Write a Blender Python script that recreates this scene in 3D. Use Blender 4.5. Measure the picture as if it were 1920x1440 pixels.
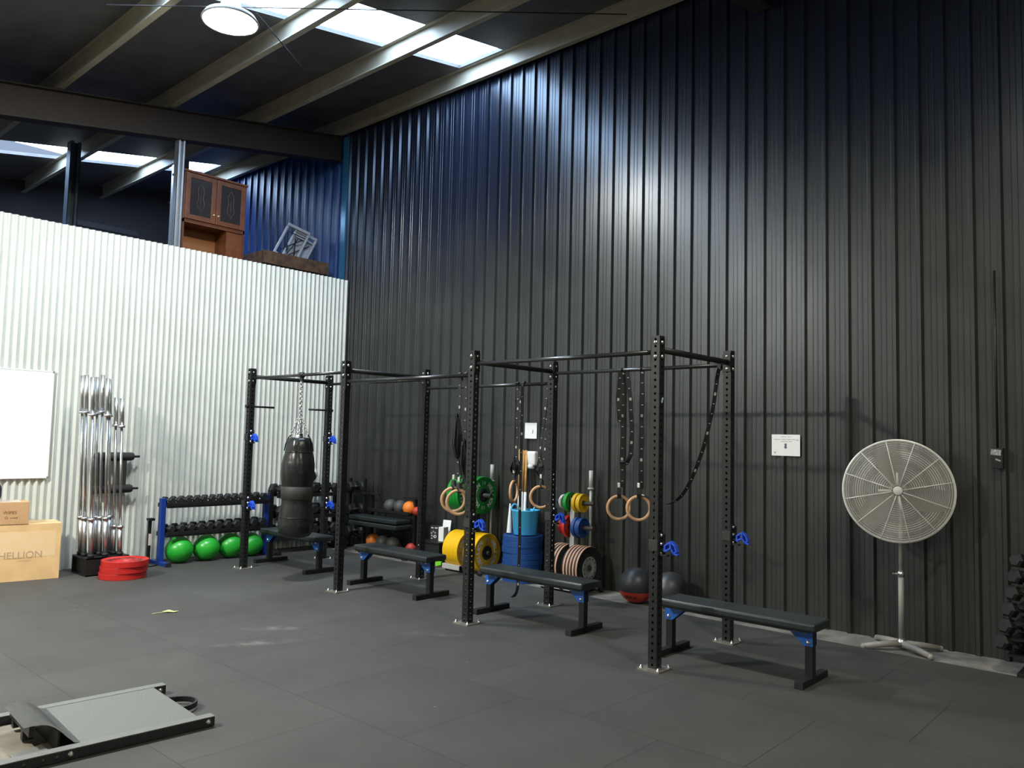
import bpy, bmesh, math, random
from mathutils import Vector, Matrix
R = math.radians
PI = math.pi
random.seed(7)
S = bpy.context.scene
C = S.collection
for o in list(bpy.data.objects):
    bpy.data.objects.remove(o)

# ------------------------------------------------------------------ camera
FPX, YAW, PITCH, ROLL, CAMH = 1484.09, -0.733502, 0.0691979, 0.0233718, 1.622
fw = Vector((math.sin(YAW)*math.cos(PITCH), math.cos(YAW)*math.cos(PITCH), math.sin(PITCH)))
r0 = Vector((math.cos(YAW), -math.sin(YAW), 0)); u0 = r0.cross(fw)
rt = math.cos(ROLL)*r0 + math.sin(ROLL)*u0
up = -math.sin(ROLL)*r0 + math.cos(ROLL)*u0
cd = bpy.data.cameras.new('camera')
cd.sensor_fit = 'HORIZONTAL'; cd.sensor_width = 36; cd.lens = FPX/1920*36
cd.clip_start = .05; cd.clip_end = 200
cam = bpy.data.objects.new('camera', cd); C.objects.link(cam)
m = Matrix.Identity(4)
for i in range(3):
    m[i][0] = rt[i]; m[i][1] = up[i]; m[i][2] = -fw[i]
m[2][3] = CAMH
cam.matrix_world = m
S.camera = cam

# ------------------------------------------------------------------ world, exposure
LAMP = 215.0        # emission strength of the high bay diffusers
SKY = 11.0
W = bpy.data.worlds.new('sky'); S.world = W; W.use_nodes = True
bg = W.node_tree.nodes['Background']
bg.inputs['Color'].default_value = (.62, .78, 1.0, 1); bg.inputs['Strength'].default_value = SKY
S.view_settings.view_transform = 'Standard'; S.view_settings.look = 'None'
S.view_settings.gamma = 1; S.view_settings.use_curve_mapping = False
S.view_settings.exposure = 1.0

# ------------------------------------------------------------------ materials
MATS = {}
def mat(name, col, rough=.5, metal=0., bump=0., bscale=60., var=0., vscale=6., col2=None, spec=.5, emit=0., coat=0., trans=0.):
    if name in MATS: return MATS[name]
    M = bpy.data.materials.new(name); M.use_nodes = True; nt = M.node_tree; N = nt.nodes; L = nt.links
    b = N['Principled BSDF']
    b.inputs['Base Color'].default_value = (*col, 1); b.inputs['Roughness'].default_value = rough
    b.inputs['Metallic'].default_value = metal; b.inputs['Specular IOR Level'].default_value = spec
    b.inputs['Coat Weight'].default_value = coat
    tc = N.new('ShaderNodeTexCoord')
    nz = N.new('ShaderNodeTexNoise'); nz.inputs['Scale'].default_value = vscale; nz.inputs['Detail'].default_value = 4
    L.new(tc.outputs['Object'], nz.inputs['Vector'])
    if var > 0 or col2:
        mx = N.new('ShaderNodeMix'); mx.data_type = 'RGBA'
        c2 = col2 or tuple(max(0, c*(1-var)) for c in col)
        mx.inputs[6].default_value = (*col, 1); mx.inputs[7].default_value = (*c2, 1)
        cr = N.new('ShaderNodeMapRange'); cr.inputs[1].default_value = .35; cr.inputs[2].default_value = .65
        L.new(nz.outputs[0], cr.inputs[0]); L.new(cr.outputs[0], mx.inputs[0]); L.new(mx.outputs[2], b.inputs['Base Color'])
    if bump > 0:
        n2 = N.new('ShaderNodeTexNoise'); n2.inputs['Scale'].default_value = bscale; n2.inputs['Detail'].default_value = 3
        L.new(tc.outputs['Object'], n2.inputs['Vector'])
        bp = N.new('ShaderNodeBump'); bp.inputs['Strength'].default_value = bump; bp.inputs['Distance'].default_value = .004
        L.new(n2.outputs[0], bp.inputs['Height']); L.new(bp.outputs[0], b.inputs['Normal'])
    if emit > 0:
        b.inputs['Emission Color'].default_value = (*col, 1); b.inputs['Emission Strength'].default_value = emit
    if trans > 0:
        b.inputs['Transmission Weight'].default_value = trans
    MATS[name] = M
    return M

powder = mat('black_powder_coat', (.012, .012, .013), .42, var=.2, vscale=30, bump=.15, bscale=400, spec=.4)
satin = mat('satin_black_tube', (.02, .02, .021), .28, spec=.6)
rubber = mat('black_rubber', (.014, .014, .015), .6, bump=.2, bscale=200, spec=.35)
vinyl = mat('bench_vinyl', (.018, .024, .025), .38, bump=.12, bscale=260, spec=.45)
leather = mat('bag_leather', (.01, .01, .011), .27, bump=1.0, bscale=13, spec=.55)
canvas = mat('bag_band', (.03, .033, .031), .55, bump=.2, bscale=30)
strapm = mat('black_webbing', (.014, .014, .016), .55, bump=.3, bscale=300, spec=.35)
strapmark = mat('white_webbing_print', (.42, .42, .4), .5)
chrome = mat('chrome', (.62, .61, .6), .36, metal=1)
steel = mat('bright_steel_bolt', (.8, .8, .77), .25, metal=1)
barm = mat('barbell_steel', (.5, .5, .5), .3, metal=1)
galv = mat('galvanised_plate', (.42, .39, .34), .45, metal=.8, var=.35, vscale=25)
bluec = mat('blue_powder_coat', (.006, .035, .23), .4)
bluej = mat('blue_polyurethane', (.015, .08, .6), .4)
blueb = mat('blue_gusset_paint', (.01, .1, .42), .4)
red = mat('red_bumper_rubber', (.5, .018, .016), .33, var=.12, vscale=14)
bluep = mat('blue_bumper_rubber', (.006, .06, .25), .5, var=.25, vscale=9)
yellow = mat('yellow_bumper_rubber', (.85, .5, .005), .38, var=.08, vscale=9)
green = mat('green_bumper_rubber', (.006, .27, .03), .4, var=.1, vscale=9)
blackp = mat('black_bumper_rubber', (.014, .014, .014), .55)
tan = mat('tan_edge_stripe', (.52, .3, .2), .6)
greyp = mat('grey_steel_disc', (.33, .36, .35), .45, metal=.3)
white = mat('white_plastic', (.8, .8, .78), .45)
whitep = mat('white_print', (.75, .76, .72), .6)
inkb = mat('black_print', (.03, .03, .03), .6)
inkg = mat('grey_print', (.42, .42, .42), .6)
inkp = mat('violet_grey_print', (.12, .1, .2), .6)
paper = mat('white_laminated_paper', (.86, .87, .86), .35)
wood = mat('ring_beech', (.62, .37, .2), .45, var=.18, vscale=18)
ply = mat('box_plywood', (.74, .5, .24), .55, col2=(.62, .4, .19), vscale=3.5, bump=.05)
plywear = mat('worn_plywood_patch', (.74, .53, .32), .6, col2=(.73, .5, .25), vscale=9)
card = mat('brown_cardboard', (.52, .31, .15), .7, var=.1, vscale=5)
dowel = mat('dowel_pine', (.6, .33, .1), .5, var=.2, vscale=20)
cabw = mat('varnished_timber', (.2, .065, .02), .4, col2=(.13, .04, .014), vscale=10)
cabi = mat('cabinet_back_board', (.3, .12, .04), .5)
beamw = mat('rough_dark_timber', (.13, .07, .035), .75, col2=(.05, .03, .018), vscale=12, bump=.5, bscale=30)
glassd = mat('smoky_cabinet_glass', (.05, .045, .045), .12, trans=.3)
brass = mat('brass_knob', (.85, .7, .45), .3, metal=.3)
greenb = mat('green_ball_pvc', (.02, .36, .03), .32, var=.06, vscale=6)
mball = mat('grey_medicine_ball', (.055, .055, .056), .55, bump=.2, bscale=150)
darkball = mat('dark_grey_ball', (.035, .038, .042), .4, bump=.15, bscale=120)
orange = mat('orange_medicine_ball', (.75, .2, .02), .5)
redb = mat('red_ball', (.55, .05, .03), .5)
bucketm = mat('sky_blue_tub', (.08, .5, .85), .4)
lime = mat('lime_green_plastic', (.18, .6, .03), .4)
greyw = mat('light_grey_steel', (.42, .42, .4), .45)
fanm = mat('fan_cage_wire', (.88, .86, .8), .28, metal=.2)
fanb = mat('fan_blade_grey', (.2, .195, .18), .4, metal=.3)
fanbase = mat('fan_base_enamel', (.27, .26, .24), .45)
sledm = mat('sled_grey_paint', (.15, .155, .15), .5, var=.12, vscale=14)
treadm = mat('ribbed_tread_rubber', (.13, .135, .13), .6, bump=.8, bscale=140)
dusty = mat('dusty_base_sheet', (.19, .17, .135), .8, var=.3, vscale=9)
sledk = mat('sled_black_side', (.015, .015, .017), .4)
foam = mat('black_foam', (.02, .02, .021), .75)
concrete = mat('raw_concrete', (.24, .23, .21), .85, col2=(.13, .125, .115), vscale=5, bump=.5, bscale=40)
rafterm = mat('rust_brown_rafter', (.03, .022, .018), .7, var=.2, vscale=4)
purlin = mat('galvanised_purlin', (.36, .32, .24), .5, metal=.15, var=.15, vscale=4)
colb = mat('blue_grey_column', (.07, .1, .14), .5, metal=.3)
colm = mat('galvanised_column', (.45, .48, .52), .35, metal=.6)
roofm = mat('roof_insulation_foil', (.1, .09, .09), .6, var=.3, vscale=3, bump=.3, bscale=6)
darkm = mat('dark_wall', (.035, .03, .03), .8)
roomw = mat('plain_wall', (.55, .54, .51), .8)
greenish = mat('yellow_green_strip', (.7, .75, .25), .5)
chairm = mat('pale_grey_chair_plastic', (.42, .45, .5), .45)

def wall_metal(name, col, rough, col2, spec=.5, noisy=True):
    M = mat(name, col, rough, spec=spec, col2=col2, vscale=2.2)
    nt = M.node_tree; N = nt.nodes; b = N['Principled BSDF']
    mr = N.new('ShaderNodeMapRange'); mr.inputs[3].default_value = rough-.05; mr.inputs[4].default_value = rough+.1
    n3 = N.new('ShaderNodeTexNoise'); n3.inputs['Scale'].default_value = 5; n3.inputs['Detail'].default_value = 6
    tc = [n for n in N if n.type == 'TEX_COORD'][0]
    mp = N.new('ShaderNodeMapping'); mp.inputs['Scale'].default_value = (1, 1, .35)
    nt.links.new(tc.outputs['Object'], mp.inputs[0]); nt.links.new(mp.outputs[0], n3.inputs['Vector'])
    nt.links.new(n3.outputs[0], mr.inputs[0]); nt.links.new(mr.outputs[0], b.inputs['Roughness'])
    return M
blackwall = wall_metal('black_painted_cladding', (.032, .033, .029), .34, (.024, .0245, .0215), spec=.5)
def two_tone(M):
    # old navy sheet shows above the ragged edge of the newer charcoal paint, about 4 m up
    nt = M.node_tree; N = nt.nodes; L = nt.links; b = N['Principled BSDF']
    tc = [n for n in N if n.type == 'TEX_COORD'][0]
    sx = N.new('ShaderNodeSeparateXYZ'); L.new(tc.outputs['Object'], sx.inputs[0])
    nz = N.new('ShaderNodeTexNoise'); nz.inputs['Scale'].default_value = 1.6; nz.inputs['Detail'].default_value = 4; L.new(tc.outputs['Object'], nz.inputs['Vector'])
    ad = N.new('ShaderNodeMath'); ad.operation = 'MULTIPLY_ADD'; L.new(nz.outputs[0], ad.inputs[0]); ad.inputs[1].default_value = 1.3; L.new(sx.outputs[2], ad.inputs[2])
    mr = N.new('ShaderNodeMapRange'); mr.inputs[1].default_value = 4.0; mr.inputs[2].default_value = 5.3; L.new(ad.outputs[0], mr.inputs[0])
    old = b.inputs['Base Color'].links[0].from_socket
    mx = N.new('ShaderNodeMix'); mx.data_type = 'RGBA'; L.new(mr.outputs[0], mx.inputs[0]); L.new(old, mx.inputs[6]); mx.inputs[7].default_value = (.008, .011, .024, 1); L.new(mx.outputs[2], b.inputs['Base Color'])
    oldr = b.inputs['Roughness'].links[0].from_socket
    m2 = N.new('ShaderNodeMix'); L.new(mr.outputs[0], m2.inputs[0]); L.new(oldr, m2.inputs[2]); m2.inputs[3].default_value = .29; L.new(m2.outputs[0], b.inputs['Roughness'])
    b.inputs['Specular IOR Level'].default_value = .7; b.inputs['Specular Tint'].default_value = (.85, .92, 1, 1)
two_tone(blackwall)
bluewall = wall_metal('blue_painted_cladding', (.008, .05, .21), .33, (.006, .04, .17))
whitewall = wall_metal('zincalume_corrugated_sheet', (.64, .665, .62), .36, (.59, .615, .57), spec=.5)
whitewall.node_tree.nodes['Principled BSDF'].inputs['Metallic'].default_value = .15

def floor_mat():
    M = bpy.data.materials.new('rubber_gym_mats'); M.use_nodes = True; nt = M.node_tree; N = nt.nodes; L = nt.links
    b = N['Principled BSDF']
    tc = N.new('ShaderNodeTexCoord')
    mp = N.new('ShaderNodeMapping'); mp.inputs['Location'].default_value = (4.35+10, -1.9+9.85, 0)
    L.new(tc.outputs['Object'], mp.inputs[0])
    br = N.new('ShaderNodeTexBrick'); br.offset = .5; br.squash = 1
    br.inputs['Scale'].default_value = 1; br.inputs['Brick Width'].default_value = 1.0; br.inputs['Row Height'].default_value = .985
    br.inputs['Mortar Size'].default_value = .0035; br.inputs['Mortar Smooth'].default_value = .5
    br.inputs['Color1'].default_value = (.056, .056, .053, 1); br.inputs['Color2'].default_value = (.05, .05, .048, 1)
    br.inputs['Mortar'].default_value = (.022, .022, .022, 1)
    L.new(mp.outputs[0], br.inputs['Vector'])
    n1 = N.new('ShaderNodeTexNoise'); n1.inputs['Scale'].default_value = 1.1; n1.inputs['Detail'].default_value = 5; n1.inputs['Roughness'].default_value = .6
    L.new(tc.outputs['Object'], n1.inputs['Vector'])
    mr = N.new('ShaderNodeMapRange'); mr.inputs[1].default_value = .3; mr.inputs[2].default_value = .7; mr.inputs[3].default_value = .78; mr.inputs[4].default_value = 1.18
    L.new(n1.outputs[0], mr.inputs[0])
    n2 = N.new('ShaderNodeTexNoise'); n2.inputs['Scale'].default_value = 160; n2.inputs['Detail'].default_value = 2
    L.new(tc.outputs['Object'], n2.inputs['Vector'])
    m2 = N.new('ShaderNodeMapRange'); m2.inputs[1].default_value = .35; m2.inputs[2].default_value = .65; m2.inputs[3].default_value = .9; m2.inputs[4].default_value = 1.1
    L.new(n2.outputs[0], m2.inputs[0])
    mu = N.new('ShaderNodeMath'); mu.operation = 'MULTIPLY'; L.new(mr.outputs[0], mu.inputs[0]); L.new(m2.outputs[0], mu.inputs[1])
    vm = N.new('ShaderNodeVectorMath'); vm.operation = 'SCALE'
    L.new(br.outputs['Color'], vm.inputs[0]); L.new(mu.outputs[0], vm.inputs['Scale'])
    # chalk scuffs: two smeared patches and scattered specks
    last = vm.outputs[0]
    def patch(cx, cy, sx, sy, ang, amt):
        nonlocal last
        q = N.new('ShaderNodeMapping'); q.vector_type = 'TEXTURE'
        q.inputs['Location'].default_value = (cx, cy, 0); q.inputs['Rotation'].default_value = (0, 0, ang); q.inputs['Scale'].default_value = (sx, sy, 1)
        L.new(tc.outputs['Object'], q.inputs[0])
        ln = N.new('ShaderNodeVectorMath'); ln.operation = 'LENGTH'; L.new(q.outputs[0], ln.inputs[0])
        a = N.new('ShaderNodeMapRange'); a.inputs[1].default_value = 1; a.inputs[2].default_value = .2; a.inputs[3].default_value = 0; a.inputs[4].default_value = amt
        L.new(ln.outputs['Value'], a.inputs[0])
        nn = N.new('ShaderNodeTexNoise'); nn.inputs['Scale'].default_value = 9; nn.inputs['Detail'].default_value = 5
        L.new(tc.outputs['Object'], nn.inputs['Vector'])
        k = N.new('ShaderNodeMapRange'); k.inputs[1].default_value = .4; k.inputs[2].default_value = .7
        L.new(nn.outputs[0], k.inputs[0])
        f = N.new('ShaderNodeMath'); f.operation = 'MULTIPLY'; L.new(a.outputs[0], f.inputs[0]); L.new(k.outputs[0], f.inputs[1])
        mx = N.new('ShaderNodeMix'); mx.data_type = 'RGBA'; L.new(f.outputs[0], mx.inputs[0]); L.new(last, mx.inputs[6])
        mx.inputs[7].default_value = (.16, .16, .15, 1); last = mx.outputs[2]
    patch(-5.63, 3.35, .42, .1, R(62), .75)
    patch(-5.95, 3.7, .3, .1, R(50), .7)
    patch(-4.9, 4.55, .35, .12, R(40), .35)
    vo = N.new('ShaderNodeTexVoronoi'); vo.inputs['Scale'].default_value = 2.6; vo.inputs['Randomness'].default_value = 1
    L.new(tc.outputs['Object'], vo.inputs['Vector'])
    sp = N.new('ShaderNodeMapRange'); sp.inputs[1].default_value = .022; sp.inputs[2].default_value = .012; sp.inputs[3].default_value = 0; sp.inputs[4].default_value = .7
    L.new(vo.outputs['Distance'], sp.inputs[0])
    mx = N.new('ShaderNodeMix'); mx.data_type = 'RGBA'; L.new(sp.outputs[0], mx.inputs[0]); L.new(last, mx.inputs[6]); mx.inputs[7].default_value = (.26, .26, .24, 1)
    L.new(mx.outputs[2], b.inputs['Base Color'])
    b.inputs['Roughness'].default_value = .68; b.inputs['Specular IOR Level'].default_value = .35
    bp = N.new('ShaderNodeBump'); bp.inputs['Strength'].default_value = .25; bp.inputs['Distance'].default_value = .003
    L.new(n2.outputs[0], bp.inputs['Height']); L.new(bp.outputs[0], b.inputs['Normal'])
    return M
floorm = floor_mat()

# ------------------------------------------------------------------ geometry helpers
def BM(): return bmesh.new()
def xf(loc=(0, 0, 0), rot=(0, 0, 0)):
    return Matrix.Translation(loc) @ Matrix.Rotation(rot[2], 4, 'Z') @ Matrix.Rotation(rot[1], 4, 'Y') @ Matrix.Rotation(rot[0], 4, 'X')
def box(bm, c, s, rot=(0, 0, 0), bev=0., seg=2):
    r = bmesh.ops.create_cube(bm, size=1, matrix=xf(c, rot) @ Matrix.Diagonal((*s, 1)))
    if bev > 0:
        es = {e for v in r['verts'] for e in v.link_edges}
        bmesh.ops.bevel(bm, geom=list(es), offset=bev, segments=seg, affect='EDGES', profile=.5)
def box2(bm, a, b, bev=0.):
    box(bm, [(a[i]+b[i])/2 for i in range(3)], [abs(b[i]-a[i]) for i in range(3)], bev=bev)
def frame(d):
    d = Vector(d).normalized(); a = Vector((0, 0, 1)) if abs(d.z) < .95 else Vector((1, 0, 0))
    x = a.cross(d).normalized(); return x, d.cross(x), d
def tube(bm, pts, r, n=12, closed=False, cap=True):
    pts = [Vector(p) for p in pts]; rings = []; k = len(pts)
    px = None
    for i, p in enumerate(pts):
        if closed: d = pts[(i+1) % k]-pts[i-1]
        else: d = pts[min(i+1, k-1)]-pts[max(i-1, 0)]
        x, y, z = frame(d)
        if px is not None:
            x = (px - z*px.dot(z)).normalized(); y = z.cross(x)
        px = x
        rr = r[i] if isinstance(r, (list, tuple)) else r
        rings.append([bm.verts.new(p+(x*math.cos(2*PI*j/n)+y*math.sin(2*PI*j/n))*rr) for j in range(n)])
    for i in range(k if closed else k-1):
        a, b = rings[i], rings[(i+1) % k]
        for j in range(n):
            f = bm.faces.new((a[j], a[(j+1) % n], b[(j+1) % n], b[j])); f.smooth = True
    if cap and not closed:
        bm.faces.new(rings[0][::-1]); bm.faces.new(rings[-1])
def lathe(bm, prof, axis='z', o=(0, 0, 0), n=32, smooth=True):
    """prof: list of (radius, height along axis)"""
    o = Vector(o); rings = []
    def pt(r, h, a):
        c, s = r*math.cos(a), r*math.sin(a)
        return o+Vector({'z': (c, s, h), 'x': (h, c, s), 'y': (s, h, c)}[axis])
    for r, h in prof:
        if r < 1e-5: rings.append([bm.verts.new(pt(0, h, 0))])
        else: rings.append([bm.verts.new(pt(r, h, 2*PI*j/n)) for j in range(n)])
    for a, b in zip(rings, rings[1:]):
        for j in range(n):
            k = (j+1) % n
            if len(a) == 1 and len(b) == 1: continue
            if len(a) == 1: f = bm.faces.new((a[0], b[k], b[j]))
            elif len(b) == 1: f = bm.faces.new((a[j], a[k], b[0]))
            else: f = bm.faces.new((a[j], a[k], b[k], b[j]))
            f.smooth = smooth
def sphere(bm, c, r, sz=1., u=28, v=16):
    rs = bmesh.ops.create_uvsphere(bm, u_segments=u, v_segments=v, radius=r, matrix=Matrix.Translation(c) @ Matrix.Diagonal((1, 1, sz, 1)))
    for vv in rs['verts']:
        for f in vv.link_faces: f.smooth = True
def prism(bm, poly, a, b, plane='xz'):
    """poly 2D extruded from a to b on the remaining axis"""
    def P(u, v, w): return {'xz': (u, w, v), 'yz': (w, u, v), 'xy': (u, v, w)}[plane]
    A = [bm.verts.new(P(u, v, a)) for u, v in poly]; B = [bm.verts.new(P(u, v, b)) for u, v in poly]
    n = len(poly); bm.faces.new(A); bm.faces.new(B[::-1])
    for i in range(n): bm.faces.new((A[i], B[i], B[(i+1) % n], A[(i+1) % n]))
def ribbon(bm, pts, w, wd, t=.003):
    """flat strap along pts, w wide in direction wd"""
    wd = Vector(wd).normalized(); pts = [Vector(p) for p in pts]; rings = []
    for i, p in enumerate(pts):
        d = (pts[min(i+1, len(pts)-1)]-pts[max(i-1, 0)]).normalized()
        ww = (wd-d*wd.dot(d)).normalized(); n = d.cross(ww)
        rings.append([bm.verts.new(p+ww*sx*w/2+n*sn*t/2) for sx, sn in ((-1, -1), (1, -1), (1, 1), (-1, 1))])
    for a, b in zip(rings, rings[1:]):
        for j in range(4): bm.faces.new((a[j], a[(j+1) % 4], b[(j+1) % 4], b[j]))
    bm.faces.new(rings[0][::-1]); bm.faces.new(rings[-1])
def obj(name, bm, m, parent=None, label=None, fix=True, shade_auto=False):
    me = bpy.data.meshes.new(name)
    if fix: bmesh.ops.recalc_face_normals(bm, faces=bm.faces)
    bm.to_mesh(me); bm.free()
    for mm in (m if isinstance(m, (list, tuple)) else [m]): me.materials.append(mm)
    o = bpy.data.objects.new(name, me); C.objects.link(o)
    if parent: o.parent = parent
    if label: o['label'] = label
    return o
def tag(o, label, cat, group=None):
    o['label'] = label; o['category'] = cat
    if group: o['group'] = group
    return o
def thing(name, label, cat, loc=(0, 0, 0), rot=(0, 0, 0), group=None):
    o = bpy.data.objects.new(name, None); C.objects.link(o); o.empty_display_size = .1
    o.location = loc; o.rotation_euler = rot
    return tag(o, label, cat, group)
def struct(name, bm, m, fix=True):
    o = obj(name, bm, m, fix=fix); o['kind'] = 'structure'; return o
def dup(root, loc=None, rot=None, label=None, group=None):
    r = root.copy(); C.objects.link(r)
    if loc is not None: r.location = loc
    if rot is not None: r.rotation_euler = rot
    if label: r['label'] = label
    if group: r['group'] = group
    def rec(a, b):
        for ch in list(a.children):
            c = ch.copy(); C.objects.link(c); c.parent = b; rec(ch, c)
    rec(root, r)
    return r
def text_verts(s, size, bold=.0):
    cu = bpy.data.curves.new('t', 'FONT'); cu.body = s; cu.size = size; cu.align_x = 'CENTER'; cu.align_y = 'CENTER'; cu.offset = bold
    ob = bpy.data.objects.new('t', cu); me = bpy.data.meshes.new_from_object(ob)
    vs = [v.co.copy() for v in me.vertices]; fs = [tuple(p.vertices) for p in me.polygons]
    bpy.data.objects.remove(ob); bpy.data.curves.remove(cu); bpy.data.meshes.remove(me)
    return vs, fs
def text(bm, s, size, mtx, bold=.0):
    vs, fs = text_verts(s, size, bold)
    V = [bm.verts.new(mtx @ v) for v in vs]
    for f in fs:
        try: bm.faces.new([V[i] for i in f])
        except ValueError: pass
ORD = ['first', 'second', 'third', 'fourth', 'fifth', 'sixth', 'seventh', 'eighth', 'ninth', 'tenth', 'eleventh', 'twelfth', 'thirteenth', 'fourteenth']

# ------------------------------------------------------------------ building shell
WX, WY = -10.0, 7.3          # white wall plane, black wall plane
SL = .166                    # roof slope
def rz(y, z0): return z0-SL*(WY-y)
bm = BM(); box2(bm, (-16.2, -7, -.12), (5, 6.8, 0)); struct('floor', bm, floorm)
bm = BM(); box2(bm, (-16.2, 6.8, -.12), (5, 7.5, -.012)); o = struct('trim_1', bm, concrete)

def clad(bm, x0, x1, z0, z1fn, pitch, phase, yb):
    """ribbed cladding seen from the room side; ribs stand .03 proud"""
    prof = []
    k = math.ceil((x0-phase)/pitch)-1
    while phase+k*pitch < x1+pitch:
        c = phase+k*pitch
        for dx, dy in ((-.029, 0), (-.013, .03), (.013, .03), (.029, 0), (.075, 0), (.079, .003), (.085, .003), (.089, 0), (.118, 0), (.122, .003), (.128, .003), (.132, 0)):
            x = c+dx
            if x0 < x < x1: prof.append((x, dy))
        k += 1
    prof = [(x0, 0)]+prof+[(x1, 0)]
    a = [bm.verts.new((x, yb-dy, z0)) for x, dy in prof]; b = [bm.verts.new((x, yb-dy, z1fn)) for x, dy in prof]
    a2 = [bm.verts.new((x, yb+.02, z0)) for x in (x0, x1)]; b2 = [bm.verts.new((x, yb+.02, z1fn)) for x in (x0, x1)]
    for i in range(len(prof)-1): bm.faces.new((a[i], a[i+1], b[i+1], b[i]))
    bm.faces.new((a2[0], a2[1], b2[1], b2[0]))
bm = BM(); clad(bm, -10.1, 5, -.012, 6.7, .2, -4.305, WY); struct('wall_back', bm, blackwall, fix=False)
bm = BM(); clad(bm, -16.2, -10.1, 3.0, 6.7, .225, -13.087, WY); struct('wall_back_upper', bm, bluewall, fix=False)
bm = BM(); box2(bm, (-10.21, 7.235, 3.9), (-10.1, 7.262, 6.3)); struct('trim_2', bm, mat('blue_flashing', (.03, .16, .3), .2, metal=.2))

# low corrugated partition
bm = BM()
n = 194*18; A = []; B = []
for i in range(n+1):
    y = -7.02+.0737*i/18; d = .0155*math.sin(2*PI*y/.0737)
    A.append(bm.verts.new((WX+d, y, 0))); B.append(bm.verts.new((WX+d, y, 4.0)))
for i in range(n):
    f = bm.faces.new((A[i], A[i+1], B[i+1], B[i])); f.smooth = True
struct('wall_left', bm, whitewall, fix=False)
bm = BM(); box2(bm, (-16.2, -7, 3.75), (-10.02, 7.28, 3.9)); struct('ceiling_mezzanine', bm, darkm)
bm = BM(); box2(bm, (-10.06, -7, 0), (-10.03, 7.28, 3.75)); struct('wall_left_lining', bm, darkm)
bm = BM(); box2(bm, (-16.3, -7, 0), (-16.2, 7.5, 6.8)); struct('wall_far_left', bm, darkm)
bm = BM(); box2(bm, (5, -7, -.1), (5.1, 7.5, 6.8)); struct('wall_right', bm, roomw)
bm = BM(); box2(bm, (-16.3, -7.1, -.1), (5.1, -7, 6.8)); struct('wall_front', bm, roomw)

# roof sheets around two translucent strips
ZS = 6.6
def slab(bm, x0, x1, y0, y1, z0, t):
    v = [bm.verts.new((x, y, rz(y, z0)+dz)) for dz in (0, t) for x, y in ((x0, y0), (x1, y0), (x1, y1), (x0, y1))]
    for f in ((0, 1, 2, 3), (4, 5, 6, 7), (0, 1, 5, 4), (1, 2, 6, 5), (2, 3, 7, 6), (3, 0, 4, 7)): bm.faces.new([v[i] for i in f])
bm = BM()
for a, b, c, d in ((-16.3, -14.45, -7.1, 7.5), (-14.45, -13.68, -7.1, -2.0), (-14.45, -13.68, 7.0, 7.5), (-13.68, -7.5, -7.1, 7.5), (-7.5, -6.71, -7.1, -2.0), (-7.5, -6.71, 7.12, 7.5), (-6.71, 5.1, -7.1, 7.5)):
    slab(bm, a, b, c, d, ZS, .05)
struct('ceiling', bm, roofm)
# translucent panel material
M = bpy.data.materials.new('translucent_roof_sheet'); M.use_nodes = True; nt = M.node_tree
for nn in list(nt.nodes): nt.nodes.remove(nn)
ou = nt.nodes.new('ShaderNodeOutputMaterial'); tr = nt.nodes.new('ShaderNodeBsdfTransparent'); tr.inputs[0].default_value = (.85, .9, .95, 1)
nt.links.new(tr.outputs[0], ou.inputs[0]); skym = M
for i, (a, b, y1) in enumerate(((-14.45, -13.68, 7.0), (-7.5, -6.71, 7.12))):
    bm = BM(); slab(bm, a, b, -2.0, y1, ZS+.02, .004); struct('window_%d' % (i+1), bm, skym)
    L = bpy.data.lights.new('portal', 'AREA'); L.shape = 'RECTANGLE'; L.size = b-a; L.size_y = (y1+2.0)*1.0137; L.cycles.is_portal = True
    lo = bpy.data.objects.new('skylight_portal', L); C.objects.link(lo)
    lo.location = ((a+b)/2, (y1-2.0)/2, rz((y1-2.0)/2, ZS)-.002); lo.rotation_euler = (math.atan(SL), 0, 0)
# purlins (C sections hung under the sheets), parallel with the black wall
def purl(y0):
    bm = BM()
    zb, zt = rz(y0, 6.35), rz(y0, ZS)
    poly = [(y0-.07, zb), (y0-.07, zb+.015), (y0-.067, zb+.015), (y0-.067, zb+.003), (y0-.003, zb+.003), (y0-.003, zt-.003), (y0-.07, zt-.012), (y0-.07, zt-.014), (y0, zt), (y0, zb)]
    def PX(x): return [bm.verts.new((x, u, v)) for u, v in poly]
    A, B = PX(-16.2), PX(5); bm.faces.new(A); bm.faces.new(B[::-1])
    for i in range(len(poly)): bm.faces.new((A[i], B[i], B[(i+1) % len(poly)], A[(i+1) % len(poly)]))
    return bm
k = 3
for y0 in (7.22, 5.88, 4.54, 3.2, 1.86, .52, -.82, -2.16, -3.5, -4.84, -6.2):
    struct('trim_%d' % k, purl(y0), purlin); k += 1
# rafters (I beams) following the slope
for x in (-10.3, -3.3, 3.6):
    bm = BM()
    for (dx, a, b) in ((.09, 0, .012), (.004, .012, .388), (.09, .388, .4)):
        v = [bm.verts.new((x+sx*dx, y, rz(y, 5.94)+z)) for z in (a, b) for sx, y in ((-1, -7), (1, -7), (1, 7.26), (-1, 7.26))]
        for f in ((0, 1, 2, 3), (4, 5, 6, 7), (0, 1, 5, 4), (1, 2, 6, 5), (2, 3, 7, 6), (3, 0, 4, 7)): bm.faces.new([v[i] for i in f])
    struct('trim_%d' % k, bm, rafterm); k += 1
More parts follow.
